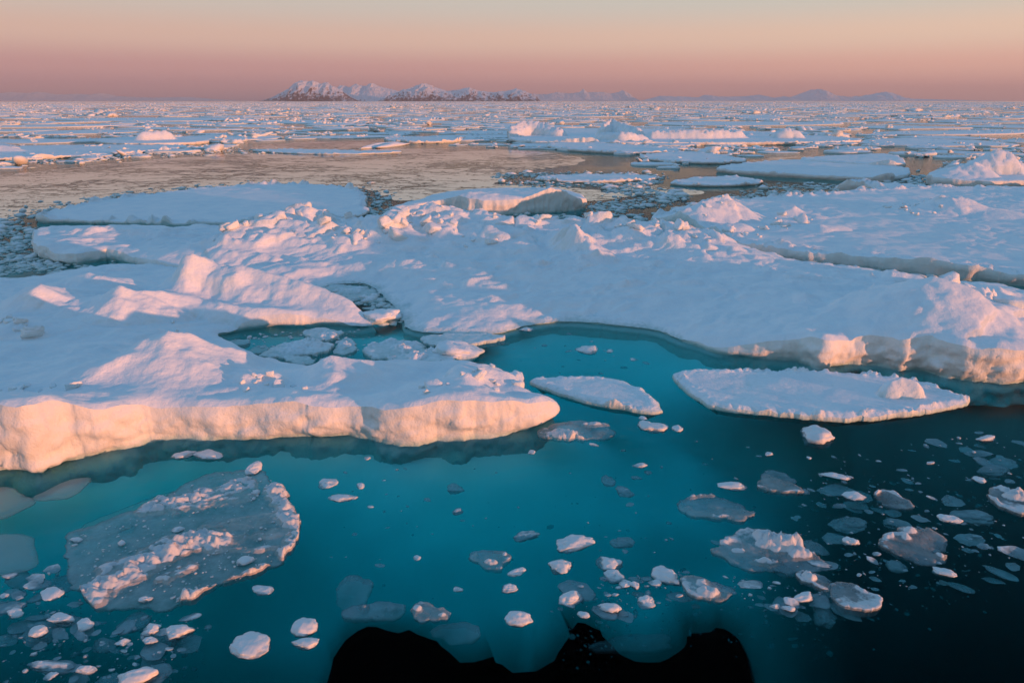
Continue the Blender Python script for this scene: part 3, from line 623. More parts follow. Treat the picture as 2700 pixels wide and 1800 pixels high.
def ring_floe(cx, cy, rx, ry, rot, h, r, fine=True, hum=3, hs=1.0, tpl=TPL2):
    """one floe: angular rim, lumpy snow top, broken ice frozen in along short ridges; returns verts, quads, tris"""
    P0 = poly_floe(rx, ry, rot, r)
    if fine: P0 = chaikin(P0, 1); P0 = P0*(1+.035*r.normal(size=len(P0)))[:, None]
    n = len(P0); V = []; Q = []
    rings = [(1.0, -.35, .0), (1.0, h*.8, .12), (.96, h, .22), (.8, h+.02, .15), (.45, h+.04, .12)]
    for f, z, a in rings:
        V.append(np.c_[P0*f+(cx, cy), z+a*h*r.normal(size=n)])
    i = np.arange(n); j = (i+1) % n
    for k in range(len(rings)-1): Q.append(np.stack([k*n+i, k*n+j, (k+1)*n+j, (k+1)*n+i], 1))
    V.append(np.array([[cx, cy, h+.05]])); c = len(rings)*n
    T = [np.stack([(len(rings)-1)*n+i, (len(rings)-1)*n+j, np.full(n, c)], 1)]; nv = c+1
    if hum:
        per = 4; k = hum*per
        e = np.repeat(P0[r.integers(0, n, hum)]*np.sqrt(r.uniform(.05, .95, hum))[:, None], per, 0); s0 = np.repeat(hs*r.lognormal(-.25, .45, hum), per); dr = np.repeat(r.uniform(0, 3.14, hum), per)
        q = np.tile(np.arange(per), hum)*.8*s0*r.uniform(.5, 1.2, k); px_ = e[:,0]+q*np.cos(dr); py_ = e[:,1]+q*np.sin(dr)*.6
        s_ = s0*r.uniform(.35, 1.0, k); ok = ((px_/rx)**2+(py_/ry)**2 < .9) & (r.uniform(size=k) < .85); px_, py_, s_ = px_[ok], py_[ok], s_[ok]; k = len(s_)
        if k:
            B, F = tpl[r.integers(len(tpl))]; sc = np.stack([s_*r.uniform(.7, 1.8, k), s_*r.uniform(.5, 1.1, k), s_*r.uniform(.35, .75, k)], 1); W = B[None]*sc[:, None]
            ax, ay, az_ = r.uniform(-.5, .5, k), r.uniform(-.5, .5, k), r.uniform(0, 6.28, k)
            c, d = np.cos(ax)[:, None], np.sin(ax)[:, None]; W = np.stack([W[...,0], W[...,1]*c-W[...,2]*d, W[...,1]*d+W[...,2]*c], 2)
            c, d = np.cos(ay)[:, None], np.sin(ay)[:, None]; W = np.stack([W[...,0]*c+W[...,2]*d, W[...,1], W[...,2]*c-W[...,0]*d], 2)
            c, d = np.cos(az_)[:, None], np.sin(az_)[:, None]; W = np.stack([W[...,0]*c-W[...,1]*d, W[...,0]*d+W[...,1]*c, W[...,2]], 2)
            W = W+np.stack([cx+px_, cy+py_, h+s_*.08], 1)[:, None]; V.append(W.reshape(-1, 3)); T.append((F[None]+nv+(np.arange(k)*len(B))[:, None, None]).reshape(-1, 3))
    return np.concatenate(V), np.concatenate(Q), np.concatenate(T)
def to_px(x, y, z=0.0):
    d = y*CP-(z-CAM_H)*SP; up = y*SP+(z-CAM_H)*CP
    return 1350+F_PX*x/d, 900-F_PX*up/d
OPEN = [[(-300,480),(0,452),(300,425),(560,402),(900,390),(1200,388),(1480,398),(1640,415),(1660,440),(1850,470),(2200,500),(2100,535),(1850,560),(1700,600),(0,640),(-300,640)],
        [(640,388),(760,372),(1000,366),(1180,376),(1150,388),(900,394),(640,400)], [(1900,425),(2100,405),(2330,412),(2450,420),(2440,520),(2000,520),(1700,470)]]
def inside(poly, u, v):
    c = False
    for (a, b), (d, e) in zip(poly, poly[1:]+poly[:1]):
        if (b > v) != (e > v) and u < (d-a)*(v-b)/(e-b)+a: c = not c
    return c
# floes of the middle distance that can be told apart in the photograph
def far_floe(px, sp, z0, ridges=(), seed=0, label='', **kw):
    return floe_thing(simple_floe(px, sp, z0, ridges, seed, **kw), label)
far_floe([(2440,492),(2450,470),(2540,455),(2700,450),(2900,452),(2950,500),(2700,500),(2600,502),(2500,499)], .25, 1.15, [([(2540,470,445),(2580,468,412),(2610,468,398),(2650,468,404),(2668,468,428)], 2.2, 2.5, .5, .6, .2), ([(2480,480,460),(2520,475,440),(2560,475,430)], 3.0, 2.5, .9, .9, .3)], 600, 'thick slab of ice crowned by a big rounded pink boulder', rough=.4)
far_floe([(1398,474),(1480,466),(1600,465),(1700,468),(1748,473),(1700,481),(1560,484),(1450,481)], .25, .35, (), 610, 'low flat strip of snowy ice lying in the peach reflection', rim=.5, rimw=.5)
far_floe([(1757,487),(1800,478),(1880,471),(1960,473),(2020,483),(1990,491),(1880,494),(1800,492)], .25, .35, (), 620, 'flat pale floe shaped like a lozenge in the dark lead', rim=.5, rimw=.5)
far_floe([(1872,452),(1980,438),(2100,430),(2250,436),(2390,450),(2402,470),(2340,482),(2260,480),(2150,474),(2050,468),(1950,462)], .3, .7, [([(2330,472,452),(2370,470,446)], 2, 2, .6, .8, .2)], 630, 'long snow floe with a thick lit end beside the dark lead', rim=.3, rimw=.6)
far_floe([(2090,432),(2180,424),(2300,418),(2360,420),(2385,435),(2380,450),(2300,447),(2180,440)], .3, .9, [([(2300,440,420),(2350,440,414),(2378,440,428)], 2.5, 3, .7, .8, .2)], 640, 'snow floe swelling to a rounded pink hummock at one end', rim=.2)
far_floe([(2190,502),(2230,492),(2300,488),(2420,496),(2600,515),(2700,520),(2700,540),(2400,530),(2300,512)], .25, .45, [([(2235,492,470),(2270,494,468),(2310,498,478),(2328,502,492)], .9, 1.6, .8, .9, .12)], 650, 'floe carrying a tilted wind-carved ice fin', rim=.2)
far_floe([(1668,420),(1740,408),(1830,406),(1920,418),(1985,430),(1880,435),(1760,430)], .35, .5, (), 660, 'pale floe tapering to a point beside a narrow crack', rim=.5)
far_floe([(1432,388),(1500,378),(1600,384),(1790,400),(1795,406),(1680,409),(1560,404),(1480,398)], .4, .6, (), 670, 'bright flat floe just before the block ridge', rim=.5)
far_floe([(1335,372),(1350,352),(1450,345),(1600,348),(1750,345),(1990,352),(2265,372),(2270,380),(2000,384),(1700,384),(1500,382),(1380,380)], .4, .8, [([(1350,362,338),(1380,358,322),(1420,358,324),(1470,360,340)], 3, 3, .5, .7, .2), ([(1350,374,356),(1450,376,358),(1560,376,364)], 1.6, 2, .4, .6, .2), ([(1590,362,330),(1612,360,316),(1640,362,330),(1680,366,340)], 2.5, 2.5, .7, .8, .2), ([(1585,372,354),(1640,374,352),(1690,372,358)], 2.0, 2.0, .5, .7, .2), ([(1720,368,350),(1850,368,346),(1950,366,350)], 2, 3, .8, .8, .3), ([(2050,366,348),(2075,366,340),(2100,366,350)], 2, 2, .6, .7, .2)], 680, 'wide floe piled with broken pink ice blocks in the distance', rough=.9, rim=.4)
far_floe([(240,378),(300,370),(400,366),(520,368),(565,372),(540,382),(420,386),(300,386)], .4, .8, [([(245,382,368),(290,382,354),(350,382,358),(450,382,366)], 2.5, 3, .6, .8, .3), ([(480,380,362),(520,380,350),(560,380,362)], 2.0, 2.5, .5, .7, .3), ([(380,372,350),(440,370,346)], 2.0, 2.5, .6, .8, .3)], 690, 'sunlit pink ice mound with a long flat tail at far left', rough=.5)
far_floe([(-80,400),(60,392),(250,388),(420,388),(500,390),(480,396),(330,408),(180,418),(0,425),(-80,424)], .4, .55, [([(110,412,402),(150,412,388),(180,412,402)], 1.6, 1.6, .9, .9, .2), ([(-40,398,386),(10,398,382),(40,398,390)], 2, 2, .6, .7, .2)], 700, 'flat snow floe with one small pink cone near the left edge', rim=.4)
far_floe([(1000,372),(1060,366),(1180,368),(1230,372),(1180,378),(1060,380)], .4, .6, (), 710, 'slim floe with a ragged sunlit front behind the open lead', rim=.9)
far_floe([(640,398),(760,396),(880,398),(980,402),(1060,400),(1060,404),(900,410),(760,406)], .4, .3, (), 720, 'thin sliver of bluish ice stretched across the peach water', rim=.4)
for u, v, w, h, lab in [(1008,386,26,20,'small upright ice block standing alone at the lead, pale side out'),(1042,385,28,18,'twin of the upright block, rounder and pinker, at the lead')]:
    lump(u, v, w, h, lab, m=M_SNOW, name='ice_block', cat='ice block', up=1.4, sub=3)
# the pack beyond, floe by floe, then as one mass
far = []
r = np.random.default_rng(21)
for _ in range(9500):
    d = math.exp(r.uniform(math.log(105), math.log(9000))); az_ = r.uniform(-.70, .70)
    x, y = d*math.sin(az_), d*math.cos(az_); u, v = to_px(x, y)
    if not -250 < u < 2950 or v > 470: continue
    if d < 420 and any(inside(o, u, v) for o in OPEN): continue
    rad = r.lognormal(1.5, .6)*(d/160)**.6
    if d < 200: rad *= .6
    if d < 420 and any(inside(o, *to_px(x+rad*a, y+rad*.7*b)) for o in OPEN for a, b in ((1,0),(-1,0),(0,-1))): continue
    far.append((d, x, y, rad))
far.sort(key=lambda q: -q[3])
kx = np.zeros((0, 3)); keep = []
for d, x, y, rad in far:      # thin out where floes would lie on top of each other, big ones first
    if d < 1500:
        if len(kx) and np.any((kx[:,0]-x)**2+(kx[:,1]-y)**2 < (.70*(kx[:,2]+rad))**2): continue
        kx = np.vstack([kx, (x, y, rad)])
    keep.append((d, x, y, rad))
keep.sort()
acc = [[], [], []]; nv = 0; n_ind = 0
marks = [(0,'at the left edge'),(300,'left of the far headland'),(700,'below the rocky headland'),(1000,'below the pink snow ridge'),(1400,'below the low snowy range'),(1690,'below the faint hazy hills'),(2050,'below the dome-shaped mountain'),(2330,'right of the last hill')]
for d, x, y, rad in keep:
    hum = int(min(13, r.poisson(1.3+rad/3.2))); h = r.uniform(.12, .45)
    ind = n_ind < 230
    hs = .6+.14*min(4, d/350)+(r.uniform() < .10)*.9
    V, Q, T = ring_floe(x, y, rad, rad*r.uniform(.5, .9), r.uniform(-.4, .4), h, r, ind, hum, hs, TPL2 if d < 170 else TPL1 if d < 380 else TPL0)
    if ind:
        u, v = to_px(x, y)
        zone = [t for a, t in marks if u >= a or a == 0][-1]
        kind = ('bare flat', 'lightly hummocked', 'rubble-strewn')[0 if hum == 0 else 1 if hum < 4 else 2]
        size = 'small' if rad < 4 else 'mid-sized' if rad < 8 else 'large'
        where = ('by the open leads', 'in the closer pack', 'deep in the pack')[0 if d < 180 else 1 if d < 260 else 2]
        lab = f'{size} {kind} floe {where}, {zone}'
        put('ice_floe', mesh_np('pack_floe', V, Q, T), M_SNOW_FAR, lab, 'ice floe', f'{size} {kind} floes {where} {zone}'); n_ind += 1
    else:
        acc[0].append(V); acc[1].append(Q+nv); acc[2].append(T+nv); nv += len(V)

put('pack_ice', mesh_np('pack_ice', *(np.concatenate(a) for a in acc)), M_SNOW_FAR, 'far field of broken pack ice reaching the horizon', 'pack ice', kind='stuff')

# ------------------------------------------------------------------ thin new ice that mirrors the sky
def nilas_material():
    m, nt, N, L, out = mat('thin_new_ice')
    geo = nd(nt, 'NewGeometry'); mp = nd(nt, 'Mapping'); L.new(geo.outputs['Position'], mp.inputs[0]); mp.inputs['Scale'].default_value = (.6, 1.0, 1)
    w = nd(nt, 'TexNoise', i_Scale=.35, i_Detail=4); L.new(mp.outputs[0], w.inputs['Vector'])
    ad = nd(nt, 'VectorMath', operation='MULTIPLY_ADD'); L.new(w.outputs['Color'], ad.inputs[0]); ad.inputs[1].default_value = (3, 3, 0); L.new(mp.outputs[0], ad.inputs[2])
    n2 = nd(nt, 'TexNoise', i_Scale=.06, i_Detail=3); L.new(geo.outputs['Position'], n2.inputs['Vector'])
    def lines(scale, det, wmin, wmax):
        n = nd(nt, 'TexNoise', i_Scale=scale, i_Detail=det, i_Roughness=.6); L.new(ad.outputs[0], n.inputs['Vector'])
        a = nd(nt, 'Math', operation='SUBTRACT', i_1=.5); L.new(n.outputs['Fac'], a.inputs[0]); b = nd(nt, 'Math', operation='ABSOLUTE'); L.new(a.outputs[0], b.inputs[0])
        c = nd(nt, 'Math', operation='LESS_THAN'); L.new(b.outputs[0], c.inputs[0]); L.new(mrange(nt, n2.outputs['Fac'], .38, .68, wmin, wmax), c.inputs[1]); return c.outputs[0]
    mxm = nd(nt, 'Math', operation='MAXIMUM'); L.new(lines(.16, 6, .004, .016), mxm.inputs[0]); L.new(lines(.5, 6, -.015, .06), mxm.inputs[1])
    gl = nd(nt, 'BsdfGlossy', i_Roughness=.09); gl.inputs[0].default_value = (.66,.69,.74,1)
    df = nd(nt, 'BsdfDiffuse'); df.inputs[0].default_value = (.16,.18,.19,1)
    lw = nd(nt, 'Fresnel', i_IOR=1.75)
    ice = nd(nt, 'MixShader'); L.new(lw.outputs[0], ice.inputs[0]); L.new(df.outputs[0], ice.inputs[1]); L.new(gl.outputs[0], ice.inputs[2])
    tr = nd(nt, 'BsdfTransparent'); mx = nd(nt, 'MixShader'); L.new(mxm.outputs[0], mx.inputs[0]); L.new(ice.outputs[0], mx.inputs[1]); L.new(tr.outputs[0], mx.inputs[2])
    L.new(mx.outputs[0], out.inputs[0]); return m
M_NILAS = nilas_material()
def sheet(px, label, z=.015, warp=1.5, name='thin_ice_sheet', m=None):
    p = chaikin([P(u, v) for u, v in px], 2); q = []
    for a, b in zip(p, np.roll(p, -1, 0)):
        k = max(1, int(np.hypot(*(b-a))/.8))
        for i in range(k): q.append(a+(b-a)*i/k)
    q = np.array(q); q = q+warp*np.stack([fbm(q[:,0]*.2, q[:,1]*.2, 0, 4, 3), fbm(q[:,0]*.2, q[:,1]*.2, 0, 4, 8)], 1)
    n = len(q); V = np.concatenate([np.c_[q, np.full(n, z)], np.c_[q, np.full(n, z-.03)]])
    me = bpy.data.meshes.new(name); me.from_pydata(V.tolist(), [], [list(range(n))]+[[(i+1) % n, i, n+i, n+(i+1) % n] for i in range(n)]); me.update()
    return put(name, me, m or M_NILAS, label, 'ice sheet')
sheet([(-250,490),(0,462),(250,436),(500,412),(760,400),(1000,393),(1250,392),(1440,400),(1560,420),(1500,440),(1380,452),(1300,465),(1330,485),(1180,496),(1080,505),(1020,520),(1000,505),(960,498),(880,488),(760,484),(640,489),(500,500),(300,525),(160,548),(60,575),(-40,590),(-250,620)],
    'broad sheet of thin mirror ice reflecting the peach sky', warp=1.2)
sheet([(1010,528),(1080,498),(1200,486),(1350,488),(1450,492),(1560,500),(1700,512),(1640,522),(1560,532),(1440,520),(1200,520),(1080,530)], 'thin mirror ice patch behind the small humpbacked floe', .017, .6)
sheet([(640,393),(720,380),(860,372),(1000,371),(1000,382),(960,392),(850,396),(740,394)], 'far strip of thin mirror ice before the pack', .018, 1.0)
sheet([(1620,492),(1700,486),(1790,496),(1870,506),(1840,516),(1740,514),(1660,504)], 'small thin mirror ice patch below the lozenge floe', .019, .5)
sheet([(1950,428),(2060,412),(2200,410),(2310,414),(2250,422),(2100,426)], 'distant thin mirror ice beyond the floe with the lit end', .02, .8)

# ------------------------------------------------------------------ mountains
def rock_snow(lo):
    m, nt, N, L, out = mat('rock_and_snow'); geo = nd(nt, 'NewGeometry'); sn = nd(nt, 'SeparateXYZ'); L.new(geo.outputs['Normal'], sn.inputs[0]); sp_ = nd(nt, 'SeparateXYZ'); L.new(geo.outputs['Position'], sp_.inputs[0])
    mp = nd(nt, 'Mapping'); L.new(geo.outputs['Position'], mp.inputs[0]); mp.inputs['Scale'].default_value = (1, .4, .35); n = nd(nt, 'TexNoise', i_Scale=.012, i_Detail=6, i_Roughness=.7); L.new(mp.outputs[0], n.inputs['Vector'])
    a = nd(nt, 'Math', operation='MULTIPLY_ADD', i_1=.0016, i_2=0.0); L.new(sp_.outputs['Z'], a.inputs[0])
    b = nd(nt, 'Math', operation='ADD'); L.new(sn.outputs['Z'], b.inputs[0]); L.new(a.outputs[0], b.inputs[1])
    c = nd(nt, 'Math', operation='MULTIPLY_ADD', i_1=1.5); L.new(n.outputs['Fac'], c.inputs[0]); L.new(b.outputs[0], c.inputs[2])
    f = mrange(nt, c.outputs[0], lo, lo+.22)
    d = nd(nt, 'BsdfPrincipled', i_Roughness=.9); L.new(mixc(nt, f, (.085,.06,.06), (.80,.82,.86)), d.inputs['Base Color']); L.new(d.outputs[0], out.inputs[0]); return m
M_ROCK, M_ROCK_SNOWY = rock_snow(1.72), rock_snow(1.45)
def mountain(crest, dist, depth, label, seed, nx=420, ny=60, amp=.35):
    crest = np.array(crest, float); us = np.linspace(crest[0,0], crest[-1,0], nx); vs = np.interp(us, crest[:,0], crest[:,1])
    hs = np.maximum((266-vs)/F_PX*CP*CP*dist*1.06, 0)           # height over the sea at that distance
    xs = (us-1350)/F_PX*dist*CP
    t = np.linspace(-1, 1, ny)
    Xg = np.repeat(xs[None], ny, 0); Tg = np.repeat(t[:, None], nx, 1); Yg = dist+Tg*depth; H = np.repeat(hs[None], ny, 0)
    sc = dist/12000
    sp = fbm(Xg/(260*sc), Yg/(420*sc), 0, 4, seed)
    fall = np.clip(1-np.abs(Tg+.28*sp*(1-np.abs(Tg)))**1.25, 0, 1)
    gul = ridged(Xg/(170*sc)+.6*sp, Yg/(900*sc), 5, seed+3)
    Zg = H*fall*(1+amp*(gul-.35)*np.sin(np.clip(np.abs(Tg), 0, 1)*math.pi))-3
    Zg += H*.05*fbm(Xg/(50*sc), Yg/(50*sc), 0, 4, seed+9)*(fall > .02)
    V = np.stack([Xg.ravel(), Yg.ravel(), Zg.ravel()], 1); I = np.arange(nx*ny).reshape(ny, nx)
    Q = np.stack([I[:-1,:-1].ravel(), I[:-1,1:].ravel(), I[1:,1:].ravel(), I[1:,:-1].ravel()], 1)
    return put('mountain', mesh_np('mountain', V, Q), M_ROCK if amp > .4 else M_ROCK_SNOWY, label, kind='structure')
mountain([(700,266),(725,255),(745,244),(770,232),(782,221),(796,213),(815,217),(832,214),(850,222),(868,219),(885,228),(905,240),(925,256),(945,266)], 20000, 900, 'dark rocky headland with a pink snow crown', 41, amp=.5)
mountain([(860,266),(880,240),(900,226),(925,231),(943,222),(965,229),(986,222),(1010,231),(1040,238),(1080,250),(1110,266)], 24000, 1500, 'snowy saddle and small peaks right of the headland', 43)
mountain([(1005,266),(1035,246),(1070,236),(1092,230),(1114,222),(1132,224),(1150,232),(1180,241),(1215,236),(1240,231),(1262,240),(1300,244),(1335,240),(1362,234),(1385,241),(1412,252),(1425,266)], 20500, 1000, 'pink snow ridge above streaked red cliffs', 47, amp=.5)
mountain([(1340,266),(1400,248),(1440,249),(1470,244),(1500,247),(1528,244),(1537,236),(1548,245),(1580,243),(1610,247),(1630,244),(1642,238),(1655,244),(1668,254),(1680,266)], 38000, 1800, 'low snowy range with one sharp peak at its end', 53)
mountain([(1690,266),(1740,253),(1790,254),(1840,257),(1862,250),(1900,255),(1960,254),(2000,250),(2030,257),(2060,266)], 33000, 2000, 'faint hazy hills low on the horizon', 57)
mountain([(2020,266),(2060,254),(2090,256),(2112,246),(2138,237),(2152,236),(2175,242),(2205,252),(2240,256),(2262,253),(2290,255),(2310,266)], 32000, 1900, 'hazy pink dome-shaped mountain on the horizon', 59)
mountain([(2250,266),(2280,252),(2310,246),(2335,243),(2352,245),(2362,254),(2400,260),(2560,264),(2700,266)], 25000, 1200, 'pale flat-topped hill fading into haze', 61)
mountain([(-150,266),(0,248),(40,244),(75,247),(110,243),(150,250),(200,248),(245,251),(270,246),(310,254),(400,258),(500,256),(560,261),(640,266)], 50000, 2400, 'almost vanished blue hills at far left', 67)

# ------------------------------------------------------------------ pieces in the pool between the floes
L_ = lump
L_(1008,835,110,52,'lit angular ice block at the far corner of the small pool', name='ice_block', cat='ice block', m=M_SNOW, up=1.3, z=.15)
L_(1205,932,135,62,'lit pyramid-like ice block beside the pool mouth', name='ice_block', cat='ice block', m=M_SNOW, up=1.5, seed=17)
plate(1050,926,150,52,'grey slush-covered slab jammed at the pool mouth', z=.08, rim=.2, thick=.3, m=M_SNOW, heap=[(1070,918,80,30,.18)])
plate(1215,898,200,34,'flat bluish slab pressed against the middle floe edge', z=.12, rim=.08, thick=.3, m=M_SNOW)
plate(1130,948,190,34,'broken low slab touching the back of the front floe', z=.14, rim=.25, thick=.3, m=M_SNOW, heap=[(1100,945,60,20,.15)])
plate(783,924,160,44,'crumpled round slush cake in the small pool', z=.10, rim=.16, thick=.25, m=M_SNOW, heap=[(790,920,120,36,.14),(830,912,60,26,.12)])
plate(850,885,100,32,'tipped slush cake at the back wall of the small pool', z=.08, rim=.14, thick=.25, m=M_SNOW, heap=[(865,888,50,22,.14)])
plate(792,952,78,20,'little round cake at the front of the small pool', z=.06, rim=.12, thick=.2, m=M_SNOW)
plate(912,918,60,34,'small cake between the pool and the jammed slab', z=.06, rim=.12, thick=.2, m=M_SNOW, heap=[(910,912,36,18,.1)])
plate(625,902,56,16,'half-sunk cake at the narrow end of the small pool', z=-.02, rim=.08, thick=.2, m=M_SNOW)
plate(680,918,60,18,'sunken flat cake near the narrow end of the small pool', z=-.06, rim=.06, thick=.2, m=M_SNOW)
L_(1358,1010,48,56,'rounded knob of ice behind the tip of the orange wall', name='ice_block', cat='ice block', m=M_SNOW, up=1.5, sub=4, planes=5, lo=.85)
# slush wedge between front floe and middle floe
plate(905,775,150,52,'frozen slush wedge behind the lit sail', z=.05, rim=.10, thick=.2, m=M_SNOW, heap=[(930,765,80,20,.1)])

# ------------------------------------------------------------------ flooded thin sheets on the left
m, nt, N, L, out = mat('flooded_thin_ice'); geo = nd(nt, 'NewGeometry'); n1 = nd(nt, 'TexNoise', i_Scale=1.4, i_Detail=4); L.new(geo.outputs['Position'], n1.inputs['Vector'])
df = nd(nt, 'BsdfPrincipled', i_Roughness=.35); L.new(mixc(nt, n1.outputs['Fac'], (.52,.49,.46), (.62,.58,.55)), df.inputs['Base Color']); tr = nd(nt, 'BsdfTransparent'); tr.inputs[0].default_value = (.85,.95,.95,1)  # brown warmth in the base colour imitates the orange wall's reflection
mx = nd(nt, 'MixShader', i_0=.50); L.new(tr.outputs[0], mx.inputs[1]); L.new(df.outputs[0], mx.inputs[2]); L.new(mx.outputs[0], out.inputs[0]); M_FLOOD = m
def rubble_sheet():
    px = [(163,1410),(220,1390),(330,1345),(420,1313),(490,1270),(560,1238),(690,1228),(745,1295),(806,1385),(745,1470),(690,1500),(580,1540),(470,1602),(300,1605),(210,1578),(172,1506)]
    ridges = [([(405,1332),(480,1318),(560,1300),(640,1278)], 26, .30), ([(470,1340),(560,1325),(650,1308)], 14, .2), ([(722,1285),(745,1330),(765,1375),(795,1400),(760,1450)], 17, .34),
              ([(545,1395),(640,1375),(740,1358)], 24, .14), ([(580,1440),(660,1448),(745,1440)], 9, .16), ([(590,1425),(690,1405),(760,1395)], 18, .14), ([(215,1580),(300,1530),(390,1480),(460,1440)], 34, .34), ([(290,1500),(380,1460),(450,1425)], 26, .22), ([(460,1450),(510,1425),(570,1430)], 24, .45),
              ([(430,1525),(500,1490)], 13, .24), ([(500,1570),(590,1545),(640,1520),(690,1500)], 16, .34)]
    RR = []
    for pts, w, h in ridges:
        q = np.array([P(u, v, .05) for u, v in pts]); RR.append((q, w*px_scale(pts[0][0], pts[0][1])[2]*1.9, h))
    def hf(x, y, s):
        z = -.03+.02*fbm(x, y, 0, 3, 5)-.45*np.exp(-s/.4)-.22*sstep(.0, .6, fbm(x*.55, y*.8, 0, 4, 15))
        wx, wy = x+.12*fbm(x*2, y*2, 0, 4, 61), y+.12*fbm(x*2, y*2, 0, 4, 67)
        ch = np.clip(.55+.9*fbm(x*3.2, y*4.6, 0, 4, 71), 0, 1.6); f1, f2, c, cx, cy = worley(wx*3.0, wy*4.0, 9)
        for q, w, h in RR:
            d = np.full(x.shape, 1e9)
            for a, b in zip(q[:-1], q[1:]):
                e = b-a; t = np.clip(((wx-a[0])*e[0]+(wy-a[1])*e[1])/(e@e), 0, 1); d = np.minimum(d, np.hypot(wx-a[0]-t*e[0], wy-a[1]-t*e[1]))
            z = np.maximum(z, -.05+.72*h*(np.clip(1-(d/w)**2, 0, 1)**.8)*(.35+.5*ch+.45*c*sstep(.0, .2, f2-f1)))
        return z
    return build_floe('rubble_sheet', outline(px), .033, hf, M_FLOOD, .03, .0, -.12, 2, (1.2, .22), lambda t, zz, x, y: -.02*t+0*x, 520, .0, zmin=-9, woct=5)
def flood_mix():
    m = M_PLATE.copy(); m.name = 'flooded_sheet_with_slush'
    for n in m.node_tree.nodes:
        if n.type == 'MIX' and n.data_type == 'RGBA': n.inputs[6].default_value = (.60,.56,.54,1)  # warm grey-brown paints the lit wall's reflection into the sheet colour
        if n.type == 'MAP_RANGE' and abs(n.inputs[4].default_value-.42) < 1e-4: n.inputs[4].default_value = .60
    return m
put('ice_sheet', rubble_sheet(), flood_mix(), 'flooded grey sheet carrying diagonal ridges of white slush rubble', 'ice sheet')
def flat_sheet(px, z, label, seed):
    me = build_floe('flood', outline(px), .08, lambda x, y, s: z+.012*fbm(x, y, 0, 3, seed)-.10*np.exp(-s/.12), M_FLOOD, .03, .0, z-.08, 2, (.9, .08), lambda t, zz, x, y: -.02*t+0*x, seed, .0, zmin=-9)
    return put('ice_sheet', me, M_FLOOD, label, 'ice sheet')
flat_sheet([(-120,1290),(-20,1275),(25,1274),(60,1295),(100,1310),(60,1335),(0,1358),(-120,1370)], -.03, 'pale flooded sheet with a pointed corner under the orange wall', 541)
flat_sheet([(70,1302),(160,1260),(200,1246),(246,1245),(190,1300),(140,1304),(95,1306)], -.05, 'thin flooded shard close under the orange wall', 547)
flat_sheet([(180,1345),(300,1300),(400,1260),(550,1236),(520,1265),(420,1310),(330,1345),(210,1390)], -.45, 'deep green sunken sheet beside the slush-ridged sheet', 551)
flat_sheet([(-120,1395),(0,1394),(75,1397),(98,1440),(100,1480),(50,1500),(-120,1505)], -.03, 'square-edged flooded sheet at the left margin', 557)

# ------------------------------------------------------------------ brash in the foreground water
plate(2020,1455,290,92,'largest clear pancake plate, heaped with white slush', rim=.16, heap=[(2010,1415,60,30,.18),(2060,1440,120,40,.24),(2100,1455,70,40,.2),(2020,1480,100,18,.12),(1900,1430,50,16,.14),(1950,1452,40,14,.12)])
plate(2416,1438,168,88,'grey clear plate with a thin white rim in black water', rim=.12, heap=[(2400,1400,30,14,.14),(2390,1418,26,14,.12),(2480,1460,40,20,.16)])
plate(1883,1338,160,76,'milky round plate at the edge of the bright teal', rim=.13, z=.0, heap=[(1860,1302,50,12,.14),(1815,1335,16,10,.12)])
plate(2052,1270,124,56,'clear lens-shaped plate with a fine bright rim', rim=.08, z=.01)
plate(2350,1318,84,44,'small rimmed plate alone in the dark water', rim=.14, z=.02)
plate(2675,1325,130,70,'bright ridged slab cut by the right margin', rim=.2, z=.05, rot=-.5, heap=[(2645,1290,30,24,.25),(2680,1310,60,24,.2)])
plate(1292,1470,106,52,'clear plate with three white rim lumps in the teal', rim=.14, z=.01, heap=[(1255,1458,16,16,.16),(1330,1460,16,18,.16),(1290,1482,44,14,.16)])
plate(1865,1552,118,66,'pale crumpled plate near the ledge', rim=.1, z=.03, heap=[(1870,1560,60,26,.12),(1850,1535,40,22,.1)])
plate(2252,1577,126,66,'tilted clean slab at the brink of the black water', rim=.08, z=.06, rot=.5, thick=.2, heap=[(2285,1552,30,14,.14)])
plate(2148,1530,76,48,'roundish plate with a snowy cap by the ledge', rim=.08, z=.03, heap=[(2135,1520,44,24,.18)])
plate(1526,1137,182,56,'translucent plate off the tip of the orange wall', rim=.12, z=.02, heap=[(1490,1145,90,26,.14),(1520,1155,50,18,.14),(1570,1118,70,10,.1)])
plate(990,1600,142,52,'sunken grey plate with two white lumps', rim=.04, z=-.10, heap=[(962,1592,24,26,.34),(1030,1590,52,18,.28)])
plate(930,1545,104,74,'large sunken disc with a white curved crest', rim=.02, z=-.16, heap=[(918,1532,16,60,.30),(930,1512,36,12,.28)])
plate(1205,1645,140,40,'sunken wedge below the clumped chunk', rim=.05, z=-.2, heap=[(1160,1655,30,20,.25)])
plate(1672,1652,205,46,'wide sunken flake hanging over the ledge', rim=.02, z=-.4)
plate(1130,1616,100,46,'clear fragment with a white nub at one corner', rim=.16, z=.02, heap=[(1165,1622,26,18,.22),(1100,1605,30,16,.16)])
